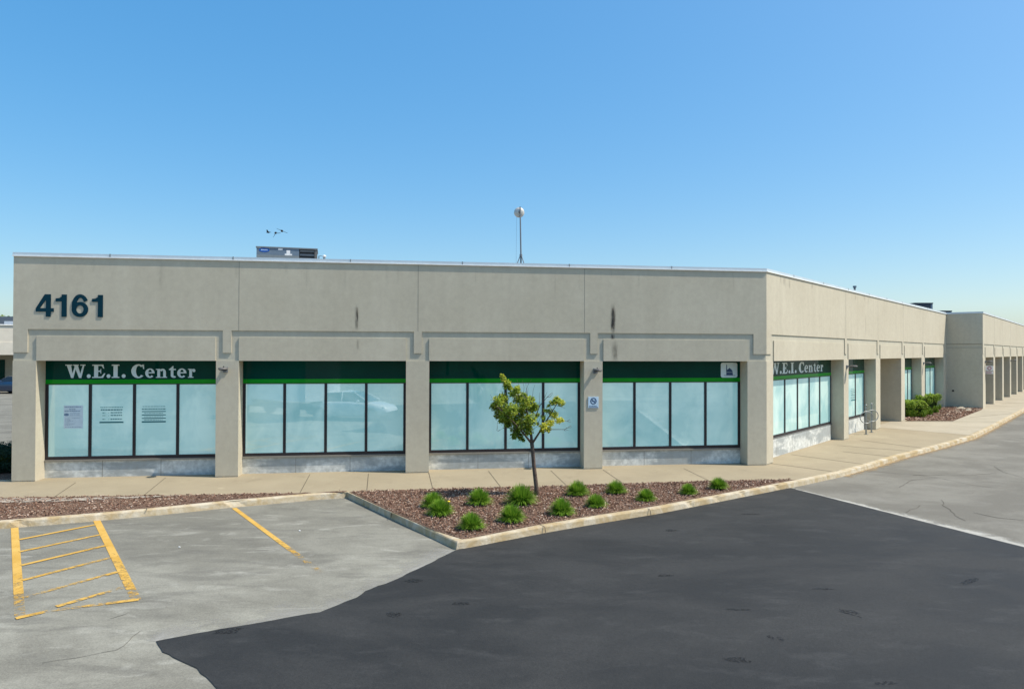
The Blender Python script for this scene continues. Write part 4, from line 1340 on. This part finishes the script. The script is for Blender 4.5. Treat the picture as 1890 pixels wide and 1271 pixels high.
for i, (x, y, wd, lb) in enumerate(GR):
    src = protos[i % 4]
    o = src if i < 4 else src.copy()
    if i >= 4: col.objects.link(o)
    c = G(x, y - 4)
    s_ = wd / .50
    o.location = (c.x, c.y, .025); o.scale = (s_, s_, s_ * rnd.uniform(1.0, 1.12) * (1.0 if wd > .6 else 1)); o.rotation_euler = (0, 0, rnd.uniform(0, 6))
    tag(o, lb, 'grass tuft', 'ornamental grass tufts in the mulch bed')
c = G(813, 952)
t = thing('dandelion', c + Vector((.16, -.12, .0)), 'yellow dandelion flower poking out of a grass tuft', 'flower')
cc = c + Vector((.16, -.12, 0))
MB().tube([cc, cc + Vector((.02, -.02, .32))], .004, 6).build('stem', M['grass'], t)
MB().ball(cc + Vector((.02, -.02, .33)), .03, 10, 6, (1, 1, .5)).build('flower_head', simple('dandelion_yellow', (.8, .6, .02)), t)

# ------------------------------------------------------------------ tree
def leaf_cluster(mb, tint, c, rad, count, size, r2, tb=.45, flat=1.0, shell=.0):
    c = Vector(c)
    for _ in range(count):
        while True:
            q = Vector((r2.uniform(-1, 1), r2.uniform(-1, 1), r2.uniform(-1, 1)))
            if q.length <= 1 and q.length >= shell: break
        q = q * r2.uniform(.55, 1.12)
        p = c + Vector((q.x * rad[0], q.y * rad[1], q.z * rad[2]))
        s_ = size * r2.uniform(.6, 1.25)
        n_ = (Vector((q.x, q.y, abs(q.z) + .5)).normalized() + Vector((r2.gauss(0, .5), r2.gauss(0, .5), r2.gauss(0, .4)))).normalized()
        a = n_.cross(Vector((r2.uniform(-1, 1), r2.uniform(-1, 1), r2.uniform(-1, 1)))).normalized(); b = n_.cross(a)
        dr_ = n_ * (-.25 * s_)
        P = [p - a * s_ * .5, p - a * s_ * .1 + b * s_ * .42, p + a * s_ * .25 + b * s_ * .25, p + a * s_ * .6 + dr_, p + a * s_ * .25 - b * s_ * .25, p - a * s_ * .1 - b * s_ * .42]
        mb.add(P, [(0, 1, 2, 3), (0, 3, 4, 5)])
        tv = min(1, max(0, r2.gauss(tb, .18))); tv = min(1, tv + .06); tint += [tv, tv]
TB = G(990, 916)
def tz(X, Y, dy=0.0):
    return at_depth(860 + X / 4.541, 660 + Y / 4.541, TB.y + dy)
tr = thing('small_tree', TB, 'slender young maple tree with a lopsided green crown and bare twigs in the mulch bed', 'tree')
mb = MB()
mb.tube([TB + Vector((0, 0, -.05)), tz(590, 1080), tz(572, 930), tz(560, 790), tz(552, 712)], [.062, .05, .045, .043, .046], 10)
mb.tube([tz(552, 716), tz(546, 640, .03), tz(540, 600, .05), tz(520, 480, .1), tz(480, 360, .12), tz(400, 260, .1), tz(330, 180, .08), tz(300, 145, .08)], [.036, .03, .026, .02, .015, .011, .008, .004], 8)
mb.tube([tz(550, 716), tz(500, 655, -.08), tz(430, 570, -.2), tz(330, 470, -.3), tz(250, 400, -.32)], [.03, .024, .017, .012, .006], 8)
mb.tube([tz(556, 716), tz(600, 650, .05), tz(655, 560, .1), tz(710, 470, .08), tz(760, 390, .05), tz(800, 360, .05)], [.03, .024, .018, .013, .009, .005], 8)
mb.tube([tz(540, 590, .05), tz(580, 500, -.05), tz(620, 400, -.12), tz(680, 330, -.15), tz(725, 290, -.15)], [.018, .013, .010, .006, .003], 6)
mb.tube([tz(430, 570, -.2), tz(400, 620, -.1), tz(390, 650, -.05)], [.012, .008, .004], 6)
mb.tube([tz(655, 620, .05), tz(720, 600, -.1), tz(830, 600, -.15), tz(885, 565, -.15)], [.013, .008, .005, .003], 6)
mb.tube([tz(655, 560, .1), tz(730, 530, .2), tz(800, 520, .2), tz(880, 540, .2)], [.012, .008, .005, .003], 6)
mb.build('trunk', M['bark'], tr, smooth=True)
r2 = random.Random(11)
tw = MB()
for (X0, Y0, X1, Y1) in [(520, 400, 500, 210), (540, 380, 585, 220), (500, 340, 470, 195), (610, 420, 625, 290), (640, 360, 680, 285), (680, 330, 730, 300), (700, 470, 720, 360), (560, 560, 640, 430), (520, 470, 430, 175), (500, 300, 545, 190), (760, 400, 830, 430), (830, 600, 890, 570), (820, 600, 860, 615), (850, 530, 880, 520), (600, 560, 650, 430), (640, 600, 690, 480), (555, 480, 560, 330)]:
    d0 = r2.uniform(-.15, .15)
    mb_ = [tz(X0, Y0, d0)]
    for k in (1, 2, 3): mb_.append(tz(X0 + (X1 - X0) * k / 3 + r2.uniform(-8, 8), Y0 + (Y1 - Y0) * k / 3 + r2.uniform(-8, 8), d0 * 1.2))
    tw.tube(mb_, [.006, .0045, .0035, .002], 5)
for k in range(46):
    X0 = r2.uniform(250, 570); Y0 = 430 + r2.uniform(-90, 190); a_ = r2.uniform(-2.6, -.5); l_ = r2.uniform(50, 120); d0 = r2.uniform(-.3, .3)
    tw.tube([tz(X0 + l_ * math.cos(a_) * q + r2.uniform(-5, 5), Y0 + l_ * math.sin(a_) * q + r2.uniform(-5, 5), d0) for q in (0, .35, .7, 1)], [.006, .0045, .003, .002], 5)
tw.build('twigs', M['bark'], tr)
lf = MB(); lf.recalc = False; tint = []
CL = [  # zoom-X, zoom-Y, radius px, depth, count, tint
    (270, 370, 48, -.15, 190, .5), (240, 410, 36, .05, 120, .4), (310, 340, 42, .0, 150, .6), (300, 430, 60, .12, 260, .4), (340, 490, 58, -.2, 240, .35), (270, 480, 34, .1, 90, .3), (380, 430, 52, -.35, 210, .45),
    (410, 520, 60, .2, 260, .35), (350, 550, 38, 0, 120, .25), (300, 525, 28, 0, 60, .25), (460, 450, 62, .3, 260, .4), (470, 560, 60, -.1, 260, .35), (420, 610, 42, .1, 130, .25), (400, 655, 28, -.1, 70, .3), (455, 660, 34, .1, 90, .25), (480, 690, 16, 0, 22, .2), (520, 610, 42, 0, 130, .35),
    (540, 520, 52, -.2, 200, .45), (560, 420, 48, .1, 180, .45), (500, 370, 52, -.1, 210, .5), (545, 350, 32, .1, 80, .45), (440, 340, 46, .2, 170, .55), (430, 270, 34, 0, 110, .6), (390, 300, 30, 0, 70, .5), (480, 320, 30, 0, 70, .4),
    (345, 215, 32, 0, 110, .6), (315, 180, 24, 0, 70, .6), (300, 148, 15, 0, 34, .7), (365, 255, 24, 0, 60, .5), (330, 240, 22, 0, 45, .45), (590, 400, 22, 0, 40, .4), (600, 480, 18, 0, 26, .4),
    (760, 360, 34, 0, 110, .62), (800, 378, 28, .1, 80, .65), (720, 380, 22, 0, 45, .55), (760, 342, 14, 0, 24, .7), (700, 450, 26, .1, 50, .5), (740, 480, 34, .1, 90, .8), (665, 440, 16, 0, 22, .5), (710, 545, 32, 0, 80, .95), (650, 575, 36, -.1, 90, .95), (780, 525, 28, .1, 50, .98), (690, 600, 24, 0, 44, .8), (640, 610, 20, 0, 34, .6), (600, 550, 14, 0, 18, .5), (650, 500, 22, 0, 34, .5), (810, 520, 14, 0, 14, .95), (690, 400, 14, 0, 14, .5)]
ppm = 1275 / TB.y * 4.541
for X, Y, rp_, dy, cnt, tb in CL:
    c = tz(X, Y, dy); r_ = rp_ / ppm
    leaf_cluster(lf, tint, c, (r_ * 1.22, r_ * 1.35, r_ * 1.22), int(cnt * 2.2), .046, r2, tb)
o = lf.build('crown', M['leaf'], tr); set_tint(o, tint)

# ------------------------------------------------------------------ hedges in the side bed
def bush(name, c, hw, hd, hh, count, size, mat, label, cat, group=None, box=True, seed=1, tb=.5):
    r3 = random.Random(seed); c = Vector(c)
    t = thing(name, c, label, cat, group)
    core = MB()
    core.ball(c + Vector((0, 0, hh * .5)), 1, 14, 10, (hw * .80, hd * .80, hh * .46), .08, r3); 
    core.build('stems', M['core'], t)
    lf_ = MB(); lf_.recalc = False; ti = []
    k = .3 if box else .5
    for _ in range(count):
        # super-ellipsoid shell
        u = r3.uniform(0, 2 * math.pi); v = math.asin(r3.uniform(-1, 1))
        sg = lambda x, e_: math.copysign(abs(x) ** e_, x)
        x = sg(math.cos(v), k) * sg(math.cos(u), k); y = sg(math.cos(v), k) * sg(math.sin(u), k); z = sg(math.sin(v), k)
        rr_ = r3.uniform(.80, 1.04) + .05 * math.sin(7 * u + 3 * v)
        p = c + Vector((x * hw * rr_, y * hd * rr_, hh * .5 + z * hh * .5 * rr_))
        if p.z < .02: continue
        s_ = size * r3.uniform(.6, 1.3)
        n_ = (Vector((x, y, z + .3)).normalized() + Vector((r3.gauss(0, .5), r3.gauss(0, .5), r3.gauss(0, .5)))).normalized()
        a = n_.cross(Vector((r3.uniform(-1, 1), r3.uniform(-1, 1), r3.uniform(-1, 1)))).normalized(); b = n_.cross(a)
        lf_.add([p - a * s_ * .5, p + b * s_ * .35, p + a * s_ * .55, p - b * s_ * .35], [(0, 1, 2, 3)])
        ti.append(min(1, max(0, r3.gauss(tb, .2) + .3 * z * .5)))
    o_ = lf_.build('leaves', mat, t); set_tint(o_, ti)
    return t
hb = 'shrubs beside the return wall'
c1 = G(1692, 771); c1 = c1 + Vector((.1, .5, 0))
k1 = c1.y / 1275
bush('shrub', c1, 18.5 * k1, .55, 31 * k1, 7500, .07, M['hedge'], 'rounded loose light green shrub, nearest of the side bed', 'shrub', hb, False, 2, .6)
c2 = G(1713, 768); c2 = c2 + Vector((.15, 1.0, 0)); k2 = c2.y / 1275
bush('clipped_hedge', c2, 13.5 * k2, .6, 36 * k2, 6500, .06, M['hedge'], 'square clipped hedge behind the rounded shrub', 'hedge', hb, True, 3, .5)
c3 = G(1731, 765); c3 = c3 + Vector((.15, 1.2, 0)); k3 = c3.y / 1275
bush('clipped_hedge', c3, 10.5 * k3, .6, 33.5 * k3, 5000, .06, M['hedge'], 'middle clipped hedge between the square one and the farthest one', 'hedge', hb, True, 4, .5)
c4 = G(1743, 760); c4 = c4 + Vector((.2, 1.6, 0)); k4 = c4.y / 1275
bush('clipped_hedge', c4, 9.5 * k4, .6, 29.5 * k4, 4500, .06, M['hedge'], 'farthest clipped hedge, nearest the shaded end wall', 'hedge', hb, True, 5, .5)
# small rocks in the side bed
rk = random.Random(8)
for i in range(7):
    p = G(rk.uniform(1762, 1790), rk.uniform(753, 760)); mb = MB(); s_ = rk.uniform(.08, .2)
    mb.ball(p + Vector((0, 0, .04)), s_, 8, 6, (1.3, 1, .5), .2, rk)
    tag(mb.build('rock', M['rock'], origin=p), 'pale rough rock lying on the mulch in front of the shaded end wall', 'rock', 'pale rocks on the side mulch bed')

# ------------------------------------------------------------------ far left: plaza building, tree, car, shrub
fb = thing('plaza_building', (-52, 62, 0), 'distant cream plaza building with a flat fascia behind the parked blue car', 'building')
PF = Frame((-40, 60), (.866, .5), (.5, -.866))
MB().box(PF, -42, 7, -.5, 0, 2.95, 5.45).build('fascia', M['cream'], fb)
MB().box(PF, -42, 7, 0, .07, 2.95, 4.0).build('lintel', M['cream'], fb)
MB().box(PF, -42, 7, -.6, .1, 5.45, 5.53).build('coping', M['lip'], fb)
MB().box(PF, -42, 7, -4.4, -4, -.13, 2.95).build('wall', M['stucco'], fb)
MB().box(PF, -42, 7, -20, -.5, 5.1, 5.3).build('roof', M['roofing'], fb)
for x in (-36.5, -29.6, -22.7, -15.8, -8.9, -2.2, 4.6):
    MB().box(PF, x, x + .8, -1, 0, -.13, 2.95).build('column', M['cream'], fb)
    MB().box(PF, x + .8, x + 5.2, -4, -3.93, .3, 2.5).build('window', M['band'], fb)
p = at_depth(14, 584, 66)
t = thing('rooftop_unit', (p.x, p.y, 5.3), 'distant grey and white rooftop unit over the cream plaza', 'air conditioner')
MB().wbox(p.x - .9, p.x + 2.0, p.y, p.y + 2, 5.3, p.z).build('cabinet', M['dullgrey'], t)
MB().wbox(p.x - .3, p.x + .6, p.y - .03, p.y, 5.5, p.z - .45).build('panel', M['white'], t)

def simple_tree(c, h, cr_, label, seed, trunk=True, grp=None, cnt=1400, size=.35):
    r3 = random.Random(seed); c = Vector(c)
    t = thing('tree', c, label, 'tree', grp)
    mb = MB(); mb.tube([c + Vector((0, 0, -.13)), c + Vector((.1, 0, h * .35)), c + Vector((-.1, .1, h * .7))], [.22, .16, .06], 8)
    for k in range(5):
        a = r3.uniform(0, 6.28); mb.tube([c + Vector((0, 0, h * (.3 + .08 * k))), c + Vector((math.cos(a) * cr_ * .6, math.sin(a) * cr_ * .6, h * (.55 + .07 * k)))], [.09, .03], 6)
    mb.build('trunk', M['bark'], t)
    lf_ = MB(); lf_.recalc = False; ti = []
    for k in range(14):
        a = r3.uniform(0, 6.28); rr_ = cr_ * r3.uniform(.1, .7); zz = h * r3.uniform(.45, .9)
        leaf_cluster(lf_, ti, c + Vector((math.cos(a) * rr_, math.sin(a) * rr_, zz)), (cr_ * .42, cr_ * .42, h * .13), cnt // 14, size, r3, .3)
    o_ = lf_.build('crown', M['leaf'], t); set_tint(o_, ti)
pt_ = at_depth(-6, 584, 84)
simple_tree((pt_.x - .6, 84, 0), pt_.z + .55, 2.4, 'green treetop showing over the distant cream plaza roof', 21)

# bed and dark shrub left of the building
lb = [Vector((-18.5, 17.6, 0)), Vector((-12.75, 17.7, 0)), Vector((-15.9, 24.2, 0)), Vector((-23, 23.2, 0))]
kb_ = MB(); kb_.prism([Vector((p.x, p.y, -.3)) for p in lb], (0, 0, .312)); tag(kb_.build('side_kerb', M['kerb']), kind='structure')
lb2 = [Vector((p.x * 1, p.y, 0)) for p in [Vector((-18.2, 17.7, 0)), Vector((-12.9, 17.8, 0)), Vector((-15.9, 23.9, 0)), Vector((-22.6, 23.0, 0))]]
bed('mulch_bed', lb2, .02)
bush('shrub', G(4, 876) + Vector((-.55, .45, 0)), .80, .6, .80, 5200, .06, M['darkbush'], 'dark glossy shrub at the left edge beside the building corner', 'shrub', None, False, 9, .4)

# ------------------------------------------------------------------ cars
def paint(name, c):
    a = NM(name); a.done(c, .35, .5)
    a.b.inputs['Coat Weight'].default_value = .8; a.b.inputs['Coat Roughness'].default_value = .05
    return a.m
M['carglass'] = paint('car_glass', (.01, .012, .015)); M['tyre'] = simple('tyre_rubber', (.02, .02, .02), .85, .2)
def car(loc, rot, col_m, label, scale=1.0):
    t = thing('parked_car', loc, label, 'car')
    Rm = Matrix.Rotation(R(rot), 4, 'Z'); L0 = Vector(loc)
    def X(v): return L0 + Rm @ (Vector(v) * scale)
    # stations along length: x, belt z, half width
    st = [(-2.25, .60, .62, .35), (-2.15, .78, .78, .28), (-1.6, .92, .88, .20), (-.9, .95, .91, .18), (0, .96, .92, .18), (.9, .93, .91, .18), (1.5, .84, .88, .20), (2.05, .70, .80, .26), (2.25, .55, .62, .34)]
    vs = []; fs = []
    prof = lambda z0, zb, hw: [(-hw * .86, z0), (-hw, z0 + .12), (-hw, zb - .18), (-hw * .93, zb - .02), (-hw * .75, zb + .015), (0, zb + .03), (hw * .75, zb + .015), (hw * .93, zb - .02), (hw, zb - .18), (hw, z0 + .12), (hw * .86, z0)]
    for x, zb, hw, z0 in st:
        vs += [X((x, y, z)) for y, z in prof(z0, zb, hw)]
    k = 11
    for i in range(len(st) - 1):
        for j in range(k):
            j2 = (j + 1) % k
            fs.append((i * k + j, i * k + j2, (i + 1) * k + j2, (i + 1) * k + j))
    fs += [tuple(range(k)), tuple((len(st) - 1) * k + j for j in range(k))[::-1]]
    body = MB().add(vs, fs).build('body', col_m, t, smooth=True)
    gs = [(-1.75, .93, .93, .80), (-1.05, .95, 1.36, .60), (-.3, .95, 1.44, .57), (.35, .95, 1.40, .58), (1.15, .93, .95, .78)]
    vs = []
    for x, zb, zt, hw in gs:
        wb = .82
        vs += [X((x, -wb, zb)), X((x, -hw, zt - .04)), X((x, -hw * .8, zt)), X((x, hw * .8, zt)), X((x, hw, zt - .04)), X((x, wb, zb))]
    fs = []
    for i in range(4):
        for j in range(5): fs.append((i * 6 + j, i * 6 + j + 1, (i + 1) * 6 + j + 1, (i + 1) * 6 + j))
    MB().add(vs, fs).build('windows', M['carglass'], t, smooth=False)
    rf = MB()
    vs = [X((x, y * .85, z + .012)) for x, z in ((-1.05, 1.36), (-.3, 1.44), (.35, 1.40)) for y in (-.62, -.4, .4, .62)]
    vs = []
    for x, z, hw in ((-1.1, 1.345, .60), (-.3, 1.44, .575), (.42, 1.375, .59)):
        vs += [X((x, -hw, z - .045)), X((x, -hw * .8, z + .012)), X((x, hw * .8, z + .012)), X((x, hw, z - .045))]
    fs = [(i * 4 + j, i * 4 + j + 1, (i + 1) * 4 + j + 1, (i + 1) * 4 + j) for i in range(2) for j in range(3)]
    rf.add(vs, fs)
    for sg in (-1, 1):
        for pr in (((-1.78, .94, .80), (-1.08, 1.35, .605)), ((.40, 1.38, .59), (1.2, .95, .79)), ((-.2, .95, .825), (-.25, 1.40, .58))):
            rf.tube([X((pr[0][0], sg * pr[0][2], pr[0][1])), X((pr[1][0], sg * pr[1][2], pr[1][1]))], .03 * scale, 6)
    rf.build('roof', col_m, t)
    for wx in (-1.38, 1.38):
        for sg in (-1, 1):
            wh = MB(); wh.tube([X((wx, sg * .70, .33)), X((wx, sg * .935, .33))], .33 * scale, 20); wo = wh.build('wheel', M['tyre'], t)
            MB().tube([X((wx, sg * .93, .33)), X((wx, sg * .945, .33))], .2 * scale, 14).build('rim', M['galv'], wo)
    for sg in (-1, 1):
        MB().prism([X((2.10, sg * .45, .60)), X((2.02, sg * .74, .60)), X((1.95, sg * .78, .70)), X((2.05, sg * .45, .70))], Rm @ Vector((.06, 0, .01))).build('headlight', M['letter'], t)
        MB().prism([X((-2.12, sg * .45, .66)), X((-2.08, sg * .76, .66)), X((-2.02, sg * .76, .78)), X((-2.08, sg * .45, .78))], Rm @ Vector((-.08, 0, 0))).build('tail_light', M['signred'], t)
        MB().wbox  # mirrors
        mr = MB(); mr.ball(X((.75, sg * .98, .98)), .09, 8, 6, (1, 1, .8)); mr.build('mirror', col_m, t)
    return t
pc = at_depth(21, 690, 55)
car((pc.x - .1, 56, ROAD), 176, paint('dark_blue_paint', (.008, .035, .09)), 'dark blue car parked in the distance at the left edge')
def mirrored(px, y, depth):
    v = ray(px, y); p = C0 + v * (depth / v.y)
    q = p - FR.n * (2 * ((p - FR.P).dot(FR.n) - D))
    return (q.x, q.y, ROAD)
car(mirrored(650, 700, 35.5), 28, paint('white_car_paint', (.75, .76, .77)), 'white sedan parked across from the windows and mirrored in them')
# box truck mirrored in the second window
def truck(loc, rot, label):
    t = thing('box_truck', loc, label, 'truck'); L0 = Vector(loc); Rm = Matrix.Rotation(R(rot), 4, 'Z')
    f = Frame(L0, Rm @ Vector((1, 0, 0)), Rm @ Vector((0, 1, 0)))
    z = L0.z
    MB().box(f, -3.6, .9, -1.1, 1.1, z + .95, z + 3.1).build('cargo_box', M['white'], t)
    mb = MB()
    pts = [(1.0, .6), (2.9, .6), (2.95, 1.05), (2.6, 1.3), (2.1, 2.15), (1.0, 2.2)]
    mb.prism([f.at(a, -.98, z + b) for a, b in pts], f.n * 1.96); mb.build('cab', M['white'], t)
    MB().prism([f.at(a, -.985, z + b) for a, b in [(1.3, 1.3), (2.45, 1.3), (2.05, 2.0), (1.3, 2.05)]], f.n * 1.97).build('cab_windows', M['carglass'], t)
    MB().box(f, -3.2, 2.7, -.6, .6, z + .5, z + .7).build('chassis', M['black'], t)
    mb = MB()
    for a, b, c_, d_ in ((-3.2, -1.6, 1.5, 2.4), (-1.3, .4, 1.4, 2.1)): mb.box(f, a, b, 1.1, 1.104, z + c_, z + d_)
    for wx in (-2.3, 2.0):
        for sg in (-1, 1): MB().tube([f.at(wx, sg * .72, z + .42), f.at(wx, sg * 1.0, z + .42)], .42, 18).build('wheel', M['tyre'], t)
truck(mirrored(515, 700, 37.0), 232, 'white box truck parked across the lot and mirrored in the second window')
simple_tree((-22, -48, 0), 8, 3.6, 'tree across the lot mirrored in the second window band', 31, grp='trees across the lot')
simple_tree((-9, -54, 0), 9, 4.0, 'wide tree across the lot mirrored above the first window', 32, grp='trees across the lot')
simple_tree((14, -60, 0), 9, 4.0, 'right tree across the lot mirrored in the fourth window band', 33, grp='trees across the lot')

for o in bpy.data.objects:
    if '_org' in o: del o['_org']
